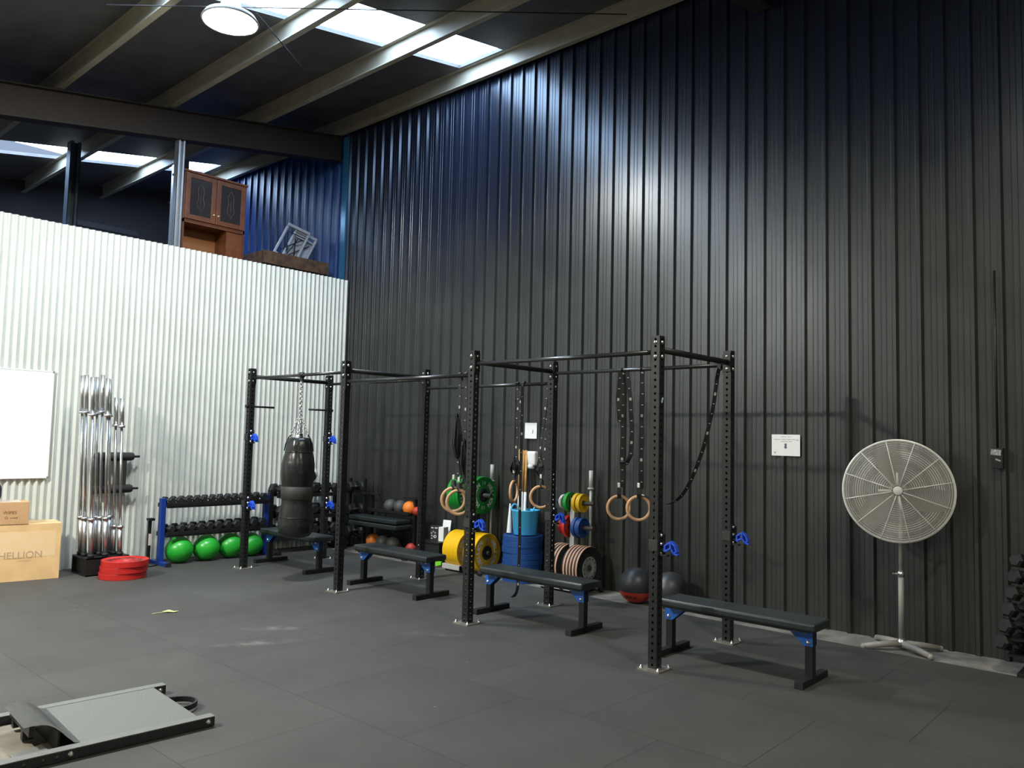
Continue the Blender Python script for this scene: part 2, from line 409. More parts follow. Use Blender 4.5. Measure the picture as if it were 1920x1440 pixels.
# columns on the mezzanine
for (x, y, w, d, zt) in ((-10.3, 4.68, .1, .1, rz(4.68, 5.94)), (-13.0, 5.93, .2, .2, 6.2), (-13.0, 4.27, .15, .15, 6.0)):
    bm = BM(); t = .008
    box2(bm, (x-w/2, y-d/2, 3.9), (x+w/2, y-d/2+t, zt)); box2(bm, (x-w/2, y+d/2-t, 3.9), (x+w/2, y+d/2, zt)); box2(bm, (x-t/2, y-d/2, 3.9), (x+t/2, y+d/2, zt))
    box2(bm, (x+w/2-t, y-d/2, 3.9), (x+w/2, y-d/2+.3*d, zt)); box2(bm, (x+w/2-t, y+d/2-.3*d, 3.9), (x+w/2, y+d/2, zt))
    struct('trim_%d' % k, bm, colb if (x < -12 and y < 5) else colm); k += 1
# brace rods under the roof
for a, b in (((-7.62, 2.70, 5.56), (-4.71, 6.95, 6.26)), ((-6.98, 3.86, 5.75), (-8.07, 5.12, 5.96))):
    bm = BM(); tube(bm, (a, b), .006, 8); struct('trim_%d' % k, bm, rafterm); k += 1

# mezzanine: horizontal dark rail behind the partition
bm = BM(); box2(bm, (-13.1, 4.35, 4.75), (-13.0, 5.3, 4.83)); struct('trim_%d' % k, bm, colb); k += 1

# ------------------------------------------------------------------ high bay lamps
def highbay(loc, label, k=1.0):
    t = thing('high_bay_lamp', label, 'ceiling lamp', loc, group='high bay lamps')
    bm = BM(); lathe(bm, [(.0, .2), (.05, .2), (.07, .17), (.09, .1), (.2, .04), (.225, .0), (.22, -.01), (.2, .0), (.0, .0)], n=32); obj('lamp_housing', bm, greyw, t)
    bm = BM(); tube(bm, [(0, 0, .2), (0, 0, .36)], .008, 8); obj('hook', bm, steel, t)
    bm = BM(); lathe(bm, [(.195, -.008), (.185, -.018), (.15, -.033), (.09, -.045), (0, -.05)], n=32)
    lm = mat('lamp_diffuser_%d' % (k*100), (1.0, .95, .8), .5, emit=LAMP*k, var=0); obj('lamp_diffuser', bm, lm, t)
    return t
hb_scale = 1.2
hb = highbay((-7.1, 3.65, 5.62), 'glaring white high bay lamp under the roof beside the skylight')
hb.scale = (hb_scale,)*3
for loc, label, k_l in (((-.3, 3.65, 5.55), 'high bay lamp out of view to the right', .75), ((-7.1, -1.2, 4.7), 'high bay lamp behind the viewpoint over the left of the floor', 2.9),
                        ((-.3, -1.2, 4.7), 'high bay lamp behind the viewpoint over the right of the floor', .5)):
    highbay(loc, label, k_l).scale = (hb_scale,)*3

# ------------------------------------------------------------------ power rig
BX = [-3.089-1.903*i for i in range(4)]   # right to left
FY, RY = 5.026, 6.151
rig = thing('power_rig', 'long black drilled steel pull-up rig with eight uprights standing along the black wall', 'power rack', (0, 0, 0))
def upright_mesh():
    bm = BM(); w = .035; p = .0498; nc = 48; rr = .0105; dep = .004
    sq = [(1, 0), (1, 1), (0, 1), (-1, 1), (-1, 0), (-1, -1), (0, -1), (1, -1)]
    for f in range(4):
        rot = Matrix.Rotation(f*PI/2, 4, 'Z')
        for c in range(nc):
            zc = .01+p*(c+.5)
            o_ = [bm.verts.new(rot @ Vector((w, u*w, zc+v*p/2))) for u, v in sq]
            i_ = [bm.verts.new(rot @ Vector((w, rr*math.cos(j*PI/4), zc+rr*math.sin(j*PI/4)))) for j in range(8)]
            d_ = [bm.verts.new(rot @ Vector((w-dep, rr*math.cos(j*PI/4), zc+rr*math.sin(j*PI/4)))) for j in range(8)]
            for j in range(8):
                q = (j+1) % 8
                bm.faces.new((o_[j], o_[q], i_[q], i_[j])); bm.faces.new((i_[j], i_[q], d_[q], d_[j]))
    box2(bm, (-w, -w, 2.399), (w, w, 2.403))
    return bm
def small(fn, name, m):
    bm = BM(); fn(bm); me = bpy.data.meshes.new(name); bmesh.ops.recalc_face_normals(bm, faces=bm.faces); bm.to_mesh(me); bm.free(); me.materials.append(m); return me
def inst(name, me, parent, loc=(0, 0, 0), rot=(0, 0, 0), label=None):
    o = bpy.data.objects.new(name, me); C.objects.link(o); o.parent = parent; o.location = loc; o.rotation_euler = rot
    if label: o['label'] = label
    return o
bolt_me = small(lambda b: lathe(b, [(.0001, .012), (.007, .011), (.011, .008), (.0125, .003), (.015, .002), (.015, 0), (0, 0)], n=14), 'bolt', steel)
upm = upright_mesh(); me_up = bpy.data.meshes.new('upright'); upm.to_mesh(me_up); upm.free(); me_up.materials.append(powder)
def bp_fn(b):
    box2(b, (-.09, -.09, 0), (.09, .09, .01))
base_me = small(bp_fn, 'base_plate', galv)
anch_me = small(lambda b: (lathe(b, [(.0, .022), (.006, .022), (.007, .01), (.013, .01), (.013, 0)], n=10)), 'anchor_bolt', steel)
brk_me = small(lambda b: box2(b, (-.034, -.003, -.08), (.034, .003, .08), .002), 'bar_bracket', powder)
for i, x in enumerate(BX):
    for y in (FY, RY):
        u = inst('upright', me_up, rig, (x, y, 0))
        inst('base_plate', base_me, u, label='bare steel floor plate')
        for sx in (-1, 1):
            for sy in (-1, 1): inst('anchor_bolt', anch_me, u, (sx*.07, sy*.07, .01))
        zs = [2.355, 2.25]
        for z in zs:
            inst('bolt', bolt_me, u, (0, -.036, z), (PI/2, 0, 0)); inst('bolt', bolt_me, u, (.036, 0, z), (0, PI/2, 0))
            if y == RY: inst('bolt', bolt_me, u, (0, .036, z), (-PI/2, 0, 0))
        if i in (1, 2): inst('bolt', bolt_me, u, (.036, 0, 2.15), (0, PI/2, 0))
def xbar(i, y, z, r=.0175):
    a, b = BX[i+1]+.042, BX[i]-.042
    bm = BM(); tube(bm, [(a, y, z), (b, y, z)], r, 16)
    cb = obj('pull_up_bar', bm, satin, rig)
    inst('bar_bracket', brk_me, cb, (a-.003, y, z), (0, 0, PI/2)); inst('bar_bracket', brk_me, cb, (b+.003, y, z), (0, 0, PI/2))
for y in (FY, RY):
    xbar(0, y, 2.285); xbar(1, y, 2.185); xbar(2, y, 2.285)
for i, x in enumerate(BX):
    bm = BM(); tube(bm, [(x, FY+.042, 2.305), (x, RY-.042, 2.305)], .024, 16)
    cb = obj('cross_member', bm, powder, rig)
    inst('bar_bracket', brk_me, cb, (x, FY+.039, 2.305)); inst('bar_bracket', brk_me, cb, (x, RY-.039, 2.305))
for y, s, l in ((FY, 1, .32), (RY, -1, .3)):
    bm = BM(); tube(bm, [(BX[3], y-s*.06, 1.94), (BX[3], y+s*l, 1.94)], .0125, 12); tube(bm, [(BX[3], y-s*.065, 1.94), (BX[3], y-s*.036, 1.94)], .02, 12)
    obj('peg', bm, powder, rig)
# small blue-white cable tie on the near upright
bm = BM()
for dz, dy in ((0, 0), (.012, .006), (-.014, -.004)): box(bm, (BX[0]+.04, FY+dy, 1.93+dz), (.008, .012, .014), bev=.003)
obj('tape_scrap', bm, mat('pale_blue_tape', (.55, .72, .8), .4), rig)

# ------------------------------------------------------------------ J cups clamped on the uprights
def jcup():
    t = thing('rack_hook', 'x', 'rack hook')
    bm = BM()
    box2(bm, (.037, -.034, -.085), (.043, .034, .085), .002)
    box2(bm, (-.036, -.043, -.05), (.043, -.037, .03), .002)
    box2(bm, (.043, .012, -.085), (.062, .03, .07), .002); box2(bm, (.043, -.02, -.085), (.1, .02, -.07), .002); box2(bm, (.043, -.012, -.05), (.08, .012, -.03), .002)
    obj('bracket', bm, powder, t)
    bm = BM(); box2(bm, (-.034, -.0445, -.048), (.036, -.043, .028)); obj('badge_plate', bm, mat('dark_grey_badge', (.026, .026, .026), .45), t)
    bm = BM(); text(bm, 'H', .06, Matrix.Translation((0, -.0452, -.01)) @ Matrix.Rotation(PI/2, 4, 'X'), bold=.002)
    obj('emblem', bm, inkb, t, label='black H badge')
    for z in (-.062, 0, .062): inst('bolt', bolt_me, t, (.044, 0, z), (0, PI/2, 0))
    bm = BM()
    def bar2(p, q, w, d=.05, y=0):
        p = Vector((p[0], 0, p[1])); q = Vector((q[0], 0, q[1])); dv = q-p; a = -math.atan2(dv.z, dv.x)
        box(bm, ((p.x+q.x)/2, y, (p.z+q.z)/2), (dv.length+w*.6, d, w), (0, a, 0), bev=.002)
    P1 = [(.085, -.045), (.085, -.005), (.128, .022), (.132, -.02)]
    for i in range(4): bar2(P1[i], P1[(i+1) % 4], .013)
    P2 = [(.128, .026), (.162, -.002), (.176, -.04), (.15, -.055), (.132, -.02)]
    for i in range(4): bar2(P2[i], P2[i+1], .012, .04)
    bar2((.15, -.055), (.185, -.062), .012, .04)
    obj('hook', bm, bluej, t, label='bright blue plastic-faced hook')
    return t
jc = jcup(); first = True
for i, y, z, lab in ((0, FY, .89, 'bright blue rack hook on the nearest front upright'), (0, RY, .875, 'bright blue rack hook on the rear upright nearest the fan'),
                     (1, FY, .885, 'bright blue rack hook low on the upright in front of the green plates'), (1, RY, .88, 'bright blue rack hook on the rear upright beside the light blue tub'),
                     (3, FY, 1.58, 'blue rack hook high on the front upright left of the punching bag'), (3, FY, .78, 'blue rack hook low on the front upright left of the punching bag'),
                     (3, RY, 1.575, 'blue rack hook high on the rear upright right of the punching bag'), (3, RY, .73, 'blue rack hook low on the rear upright right of the punching bag')):
    if first: jc.location = (BX[i], y, z); jc['label'] = lab; jc['group'] = 'blue rack hooks'; first = False
    else: dup(jc, (BX[i], y, z), label=lab, group='blue rack hooks')

# ------------------------------------------------------------------ flat benches
def bench(xl, xr, label):
    L = xr-xl
    t = thing('flat_bench', label, 'bench', (xl, 5.52, 0), group='flat benches under the rig')
    bm = BM(); box(bm, (L/2+.035, 0, .4), (L+.11, .285, .06), bev=.018, seg=3)
    for f in bm.faces: f.smooth = False
    obj('seat', bm, vinyl, t)
    bm = BM(); box2(bm, (0, -.03, .335), (L, .03, .368), .002); box2(bm, (-.01, -.12, .36), (L+.03, .12, .371)); obj('rail', bm, powder, t)
    for x, s in ((0, 1), (L, -1)):
        bm = BM(); box2(bm, (x-.028, -.028, .045), (x+.028, .028, .365), .003); obj('leg', bm, powder, t)
        bm = BM(); box2(bm, (x-.028, -.2, 0), (x+.028, .25, .048), .004); ft = obj('foot', bm, powder, t)
        bm = BM(); box2(bm, (x-.03, -.204, 0), (x+.03, -.19, .05), .002); obj('end_cap', bm, rubber, ft)
        bm = BM()
        prism(bm, [(x-s*.03, .362), (x+s*.13, .362), (x+s*.12, .33), (x+s*.03, .255), (x-s*.03, .255)], -.036, -.03)
        prism(bm, [(x-s*.03, .362), (x+s*.13, .362), (x+s*.12, .33), (x+s*.03, .255), (x-s*.03, .255)], .03, .036)
        g = obj('gusset', bm, blueb, t, label='blue gusset plates')
        for bx, bz in ((x+s*.1, .35), (x+s*.03, .35), (x, .28)): inst('bolt', bolt_me, g, (bx, -.037, bz), (PI/2, 0, 0))
    return t
bench(-3.25, -2.16, 'black flat bench nearest the fan, standing clear at the right end')
bench(-5.19, -4.1, 'black flat bench in front of the blue plate stack')
bench(-7.11, -6.03, 'black flat bench in front of the medicine ball rack')
bench(-9.04, -7.96, 'black flat bench behind the hanging punching bag')

# ------------------------------------------------------------------ punching bag
bag = thing('punching_bag', 'black leather punching bag hanging on chains from the rig', 'punching bag', (-7.72, FY, 0))
bm = BM()
prof = [(.0, .475), (.1, .478), (.155, .495), (.187, .535), (.197, .6), (.19, .68), (.178, .78), (.165, .87), (.166, .93), (.168, 1.04), (.176, 1.1), (.184, 1.18), (.18, 1.28), (.166, 1.36), (.15, 1.42), (.14, 1.5), (.125, 1.555), (.1, 1.58), (.0, 1.585)]
P = []
for (a, b) in zip(prof, prof[1:]):
    for k_ in range(3): P.append((a[0]+(b[0]-a[0])*k_/3, a[1]+(b[1]-a[1])*k_/3))
P.append(prof[-1])
lathe(bm, P, n=48)
for v in bm.verts:
    a = math.atan2(v.co.y, v.co.x); r_ = math.hypot(v.co.x, v.co.y)
    if r_ > .01:
        f = 1+.012*math.sin(a*7+v.co.z*9)+.01*math.sin(a*13+v.co.z*14)*max(0, math.sin((v.co.z-1.0)*4))
        v.co.x *= f; v.co.y *= f
obj('bag_body', bm, leather, bag)
bm = BM(); lathe(bm, [(.171, .9), (.176, .905), (.177, 1.03), (.172, 1.038)], n=48); obj('band', bm, canvas, bag, label='dull grey wide band round the middle')
for z, r_ in ((.7, .19), (1.42, .152)):
    bm = BM(); lathe(bm, [(r_, z-.006), (r_+.004, z), (r_, z+.006)], n=48); obj('seam', bm, leather, bag)
def torus(bm, c, R1, r1, ax, ay, n=14, m_=6, st=1.):
    ax = Vector(ax).normalized(); ay = Vector(ay).normalized()
    tube(bm, [Vector(c)+ax*R1*math.cos(2*PI*i/n)+ay*R1*st*math.sin(2*PI*i/n) for i in range(n)], r1, m_, closed=True)
bm = BM()
def chain(bm, a, b):
    a = Vector(a); b = Vector(b); L = (b-a).length; n = max(2, int(L/.026)); x, y, d = frame(b-a)
    for i in range(n):
        torus(bm, a+(b-a)*(i+.5)/n, .0145, .0045, x if i % 2 else y, d, 10, 5, 1.35)
chain(bm, (.006, 0, 2.235), (.006, 0, 1.8)); chain(bm, (-.012, .005, 2.235), (-.01, .005, 1.85))
for i in range(4):
    a = PI/4+i*PI/2; chain(bm, (0, 0, 1.84), (.09*math.cos(a), .09*math.sin(a), 1.62))
obj('chain', bm, chrome, bag)
bm = BM(); lathe(bm, [(.021, -.03), (.034, -.02), (.034, .02), (.021, .03)], 'x', (0, 0, 2.285), 20); box2(bm, (-.025, -.012, 2.215), (.025, .012, 2.262), .004); obj('hanger', bm, powder, bag)
for i in range(4):
    a = PI/4+i*PI/2; c_, s_ = math.cos(a), math.sin(a)
    bm = BM(); ribbon(bm, [(.09*c_, .09*s_, 1.62), (.12*c_, .12*s_, 1.575), (.15*c_, .15*s_, 1.5), (.16*c_, .16*s_, 1.43)], .035, (-s_, c_, 0), .006); obj('strap', bm, leather, bag)
    bm = BM(); torus(bm, (.095*c_, .095*s_, 1.61), .018, .004, (-s_, c_, 0), (0, 0, 1)); obj('ring', bm, chrome, bag)

# ------------------------------------------------------------------ gymnastic rings and straps
def strap_marks(bm, pts, w, wd, step=.1, off=.0025):
    pts = [Vector(p) for p in pts]; acc = 0; nxt = step*.6; k_ = 0
    wd = Vector(wd).normalized()
    for a, b in zip(pts, pts[1:]):
        L = (b-a).length; d = (b-a)/L
        while nxt < acc+L:
            p = a+d*(nxt-acc); ww = (wd-d*wd.dot(d)).normalized(); n_ = d.cross(ww)
            h = .013 if k_ % 4 == 2 else .0035; q = w*.24 if k_ % 4 == 2 else w*.2
            for s in (-1, 1):
                v = [bm.verts.new(p+ww*(sx*q)+d*(sy*h)+n_*off*s) for sx, sy in ((-1, -1), (1, -1), (1, 1), (-1, 1))]; bm.faces.new(v)
            nxt += step; k_ += 1
        acc += L
def gym_ring(name, label, c, ax, strap_pts, wd, extra=None, w=.036, bundle=None, R1=.105):
    """c ring centre, ax horizontal axis of the ring plane"""
    t = thing(name, label, 'gymnastic ring', c, group='wooden gymnastic rings')
    cv = Vector(c)
    bm = BM(); torus(bm, (0, 0, 0), R1, .0145, ax, (0, 0, 1), 40, 12); obj('ring', bm, wood, t)
    def loc(ps): return [Vector(p)-cv for p in ps]
    bm = BM(); sp = loc(strap_pts); ribbon(bm, sp, w, wd)
    tp = sp[-1]; n_ = Vector(wd).cross(Vector((0, 0, 1))).normalized()
    # loop over the bar
    ribbon(bm, [tp-Vector((0, 0, .0)), tp+Vector((0, 0, .03))+n_*.02, tp+Vector((0, 0, .045))-n_*.0, tp+Vector((0, 0, .02))-n_*.024, tp-Vector((0, 0, .03))-n_*.022], w, wd)
    # loop round the ring
    ribbon(bm, [Vector((0, 0, R1+.07))+n_*.012, Vector((0, 0, R1+.02))+n_*.02, Vector((0, 0, R1-.02))+n_*.012, Vector((0, 0, R1-.022))-n_*.012, Vector((0, 0, R1+.02))-n_*.02, Vector((0, 0, R1+.07))-n_*.012], w*.9, wd)
    if extra:
        for e in extra: ribbon(bm, loc(e), w, wd)
    s_ = obj('strap', bm, strapm, t)
    bm = BM(); strap_marks(bm, sp, w, wd)
    if extra:
        for e in extra: strap_marks(bm, loc(e), w, wd)
    obj('strap_print', bm, strapmark, s_, label='white length marks')
    bm = BM(); box(bm, (0, 0, R1+.1), (.03, .02, .045), bev=.004); obj('buckle', bm, steel, t)
    if bundle:
        bm = BM(); rng = random.Random(bundle[3]); bc = Vector(bundle[0])-cv
        for q in range(7):
            a = rng.uniform(0, PI); ww = (math.cos(a), math.sin(a), 0)
            h = bundle[2]*rng.uniform(.35, .5); dx = rng.uniform(-1, 1)*bundle[1]*.5; dy = rng.uniform(-1, 1)*bundle[1]*.4
            pts = [bc+Vector((dx*.5, dy*.5, h)), bc+Vector((dx+bundle[1]*.4, dy, h*.3)), bc+Vector((dx, dy+.02, -h*.8)), bc+Vector((dx-bundle[1]*.4, dy, -h*.2)), bc+Vector((dx*.3, dy, h*.9))]
            ribbon(bm, pts, w, ww)
        obj('strap_bundle', bm, strapm, t)
    return t
ax_cam = (.69, .72, 0)
# near the middle front upright
def vstrap(x, y, z0, z1, wob=.004, n=14):
    return [(x+wob*math.sin(i*1.3), y, z0+(z1-z0)*i/n) for i in range(n+1)]
gym_ring('gymnastic_ring', 'left wooden ring of the overlapping pair beside the middle front upright', (-5.215, 5.03, 1.06), ax_cam, vstrap(-5.17, 5.03, 1.24, 2.17), (1, 0, 0), bundle=((-5.19, 5.02, 1.6), .06, .5, 3))
gym_ring('gymnastic_ring', 'right wooden ring of the overlapping pair, partly behind the middle front upright', (-5.105, 4.99, 1.045), ax_cam, vstrap(-5.09, 5.03, 1.22, 2.17), (1, 0, 0), bundle=((-5.1, 5.02, 1.42), .05, .42, 5))
gym_ring('gymnastic_ring', 'wooden ring turned almost edge-on in front of the pine dowels', (-5.455, 6.12, 1.085), (-.35, .937, 0), vstrap(-5.44, 6.13, 1.28, 2.17, .008), (1, 0, 0), extra=[vstrap(-5.395, 6.13, 1.75, 2.17, .006)], bundle=((-5.45, 6.13, 1.33), .07, .22, 9))
gym_ring('gymnastic_ring', 'wooden ring half hidden by the rear upright beside the light blue tub', (-5.1, 6.13, 1.05), ax_cam,
         [(-5.14, 6.13, 1.28), (-5.13, 6.13, 1.45), (-5.1, 6.13, 1.7), (-5.065, 6.13, 1.95), (-5.05, 6.14, 2.17)], (1, 0, 0), extra=[[(-5.09, 6.13, 1.27), (-5.06, 6.13, 1.5), (-5.05, 6.14, 2.15)]], bundle=((-5.12, 6.13, 1.33), .05, .18, 11))
gym_ring('gymnastic_ring', 'left wooden ring of the pair hanging flat towards us from the rear bar', (-4.158, 6.12, 1.015), ax_cam, vstrap(-4.15, 6.15, 1.2, 2.26), (.8, .6, 0), w=.042,
         extra=[[(-4.17, 6.13, 2.27), (-4.19, 6.13, 2.0), (-4.17, 6.13, 1.8)], [(-4.1, 6.14, 2.27), (-4.06, 6.14, 2.0), (-4.04, 6.14, 1.7), (-4.05, 6.14, 1.5), (-4.09, 6.13, 1.42), (-4.15, 6.12, 1.44)]])
gym_ring('gymnastic_ring', 'right wooden ring of the hanging pair, cut off by the nearest upright', (-3.945, 6.12, 1.025), ax_cam, vstrap(-3.94, 6.15, 1.2, 2.26), (.8, .6, 0), w=.042)
# loose long straps
t = thing('training_strap', 'long black strap with white marks swept in a curve from the rear bar end', 'strap', (-3.165, 6.12, 2.26))
pts = [(-3.165, 6.12, 2.260), (-3.189, 6.12, 2.125), (-3.212, 6.12, 1.945), (-3.251, 6.12, 1.787), (-3.290, 6.12, 1.628), (-3.339, 6.12, 1.491), (-3.389, 6.12, 1.371), (-3.449, 6.12, 1.249), (-3.515, 6.12, 1.158), (-3.588, 6.12, 1.103), (-3.668, 6.12, 1.078), (-3.738, 6.12, 1.087), (-3.81, 6.12, 1.115), (-3.91, 6.11, 1.15)]
pl = [Vector(p)-Vector((-3.165, 6.12, 2.26)) for p in pts]
# smooth
def smooth(ps, it=2):
    for _ in range(it):
        q = [ps[0]]
        for a, b in zip(ps, ps[1:]): q += [a*.75+b*.25, a*.25+b*.75]
        ps = q+[ps[-1]]
    return ps
pl = smooth(pl)
bm = BM(); ribbon(bm, pl, .034, (.69, .72, 0)); ribbon(bm, [(0, .02, -.02), (0, .055, .02), (0, .03, .055), (0, -.0, .03), (0, 0, -.01)], .034, (1, 0, 0)); s_ = obj('webbing', bm, strapm, t)
bm = BM(); strap_marks(bm, pl, .034, (.69, .72, 0), .085); obj('strap_print', bm, strapmark, s_, label='white length marks')
t = thing('training_strap', 'long black strap dangling to the floor in front of the blue plate stack', 'strap', (-5.37, 6.12, 2.19))
pl = smooth([Vector(p) for p in ((0, 0, -.02), (.005, .0, -.6), (.0, 0, -1.2), (.012, 0, -1.7), (.0, 0, -1.95), (.0, 0, -2.08), (-.03, -.01, -2.155), (-.07, -.02, -2.17))])
bm = BM(); ribbon(bm, pl, .03, (.69, .72, 0)); ribbon(bm, [(0, .005, -.03), (0, .055, 0), (0, .03, .035), (0, .0, .01), (0, 0, -.03)], .03, (1, 0, 0)); s_ = obj('webbing', bm, strapm, t)
bm = BM(); strap_marks(bm, pl, .03, (.69, .72, 0), .19); obj('strap_print', bm, strapmark, s_, label='white length marks')

# ------------------------------------------------------------------ bumper plates
def arc_text(bm, s, size, rad, ang, axis, h, bold=.0015, spacing=.8):
    """letters along an arc on a disc whose face looks along +axis"""
    ws = [.42 if ch == 'I' else .72 for ch in s]; tot = sum(ws)*spacing*1.15
    acc = 0
    for i, ch in enumerate(s):
        cc = acc+ws[i]/2*spacing*1.15; acc += ws[i]*spacing*1.15
        a = ang-(cc-tot/2)*size/rad
        m2 = Matrix.Translation((rad*math.cos(a), rad*math.sin(a), h)) @ Matrix.Rotation(a-PI/2, 4, 'Z')
        if axis == 'x': m2 = Matrix(((0, 0, 1, 0), (1, 0, 0, 0), (0, 1, 0, 0), (0, 0, 0, 1))) @ m2
        text(bm, ch, size, m2, bold)
def bumper(label, cat_m, r, th, loc, axis='x', num=None, group=None, letters=False, hub=blackp, tm=whitep, small_=False, rot=(0, 0, 0)):
    t = thing('bumper_plate' if not small_ else 'fractional_plate', label, 'weight plate', loc, rot, group)
    h = th/2; bm = BM()
    lathe(bm, [(.028, -h*.7), (.07 if r > .2 else r*.4, -h*.7), (r*.42, -h*.55), (r*.9, -h*.62), (r*.94, -h), (r*.993, -h*.98), (r, -h*.9), (r, -h*.84), (r, h*.84), (r, h*.9), (r*.993, h*.98), (r*.94, h), (r*.9, h*.62), (r*.42, h*.55), (r*.4, h*.7), (.028, h*.7), (.028, -h*.7)], axis, n=48)
    obj('plate_body', bm, cat_m, t)
    if not small_:
        bm = BM(); lathe(bm, [(.026, -h*.8), (r*.37, -h*.8), (r*.37, h*.82), (.026, h*.82), (.026, -h*.8)], axis, n=32); obj('hub', bm, hub, t)
    if letters:
        bm = BM()
        for a in (0, PI): arc_text(bm, 'HELLION', r*.31, r*.655, a, axis, h*.66, .004)
        if num:
            for a in (PI/2, -PI/2): arc_text(bm, num, r*.24, r*.655, a, axis, h*.66)
        obj('lettering', bm, tm, t, label='raised lettering')
    return t
# red stack by the barbell holder
n3 = ['lowest', 'middle', 'topmost']
for i in range(3):
    bumper('red bumper plate, %s of the stack of three by the barbell holder' % n3[i], red, .242, .066, (-9.085+.01*(i-1), 3.745+.006*i, .0335+.0665*i), 'z', num='25', group='red plates stacked on the floor', letters=(i == 2), hub=red, tm=inkb)
# blue stack
for i in range(8):
    w_ = ['lowest', 'second from the bottom', 'third from the bottom', 'fourth from the bottom', 'fourth from the top', 'third from the top', 'second from the top', 'topmost'][i]
    bumper('blue bumper plate, %s in the tall stack under the light blue tub' % w_, bluep, .232, .0655, (-6.1+.006*math.sin(i*2.1), 7.015+.005*math.cos(i*1.7), .034+.0663*i-.012), 'z', group='blue plates stacked on the floor', hub=bluep, letters=False)
# plate trees
def tree_frame(x, y, label, pegs, top, base):
    t = thing('plate_tree', label, 'weight plate rack', (x, y, -.012))
    bm = BM(); box2(bm, (-.03, -.03, .06), (.03, .03, top), .003)
    obj('post', bm, greyw, t)
    bm = BM(); box2(bm, (-.33 if base else -.35, -.2, .03), (.03 if base else .28, -.14, .09), .004); box2(bm, (-.3, .14, .03), (.25, .19, .09), .004); box2(bm, (-.03, -.2, .03), (.03, .19, .09), .004)
    obj('base', bm, greyw, t)
    for sx, sy in ((-1, -1), (1, -1), (1, 1), (-1, 1)):
        bm = BM(); lathe(bm, [(.0, -.018), (.03, -.015), (.034, 0), (.03, .015), (.0, .018)], 'y', (sx*.28, sy*.16-(.02 if sy > 0 else 0), .034), 18); obj('wheel', bm, rubber, t)
    for z, a, b in pegs:
        bm = BM(); tube(bm, [(a, 0, z+.012), (b, 0, z+.012)], .024, 16); obj('peg', bm, mat('dark_grey_peg', (.09, .09, .09), .35, metal=.5), t)
    return t
T1, T1Y = -6.89, 7.0
tree_frame(T1, T1Y, 'grey plate tree with yellow and green bumper plates behind the rig', [(.93, -.33, .29), (.245, -.33, .28)], 1.05, True)
for i, x in enumerate((-6.675, -6.74, -6.805, -6.965, -7.03, -7.095, -7.16)):
    side = 'right' if i < 3 else 'left'; o_ = ['outermost', 'middle', 'innermost'][i] if i < 3 else ['innermost', 'second from the post', 'third from the post', 'outermost'][i-3]
    bumper('yellow bumper plate, %s on the %s low peg of the plate tree' % (o_, side), yellow, .232, .063, (x, T1Y, .245), 'x', num='15', group='yellow plates on the low pegs', letters=i in (0, 3))
for i, x in enumerate((-6.745, -6.795, -6.98, -7.03, -7.08, -7.13)):
    side = 'right' if i < 2 else 'left'; o_ = ['outer', 'inner'][i] if i < 2 else ['innermost', 'second from the post', 'third from the post', 'outermost'][i-2]
    bumper('green bumper plate, %s on the %s upper peg of the plate tree' % (o_, side), green, .226, .046, (x, T1Y, .93), 'x', num='10', group='green plates on the upper pegs', letters=i in (0, 2))
def upright_bar(label, x, y, zt, z0=.05):
    t = thing('barbell', label, 'barbell', (x, y, 0), group='barbells parked on end')
    bm = BM(); tube(bm, [(0, 0, z0+.2), (0, 0, zt-.18)], .0145, 12); obj('shaft', bm, greyw, t)
    for a, b, c in ((zt-.2, zt, zt-.2), (z0, z0+.2, z0+.2)):
        bm = BM(); tube(bm, [(0, 0, a), (0, 0, b)], .024, 14); s2 = obj('sleeve', bm, greyw, t)
        bm = BM(); tube(bm, [(0, 0, c-.008), (0, 0, c+.008)], .036, 16); obj('collar', bm, greyw, s2)
upright_bar('silver bar standing on end behind the green bumper plates', -6.76, 7.17, 1.3)
T2, T2Y = -5.35, 7.0
tree_frame(T2, T2Y, 'grey plate tree with small coloured plates and black plates near the wall', [(.94, -.23, .27), (.675, -.23, .27), (.25, -.33, .24)], 1.0, False)
for x, r_, th, mm, z, lab in ((-5.235, .1, .05, yellow, .94, 'outer small yellow plate on the upper right peg'), (-5.29, .105, .04, yellow, .94, 'inner small yellow plate on the upper right peg'),
                              (-5.405, .11, .045, green, .94, 'small green plate on the upper left peg'), (-5.485, .08, .035, white, .94, 'small white plate on the upper left peg'),
                              (-5.235, .105, .06, bluep, .675, 'outer small blue plate on the lower right peg'), (-5.29, .112, .04, bluep, .675, 'inner small blue plate on the lower right peg'),
                              (-5.405, .125, .04, red, .675, 'larger small red plate on the lower left peg'), (-5.47, .09, .06, red, .675, 'thick small red plate ending the lower left peg')):
    bumper(lab+' of the right plate tree', mm, r_, th, (x, T2Y, z), 'x', group='small coloured plates', small_=True)
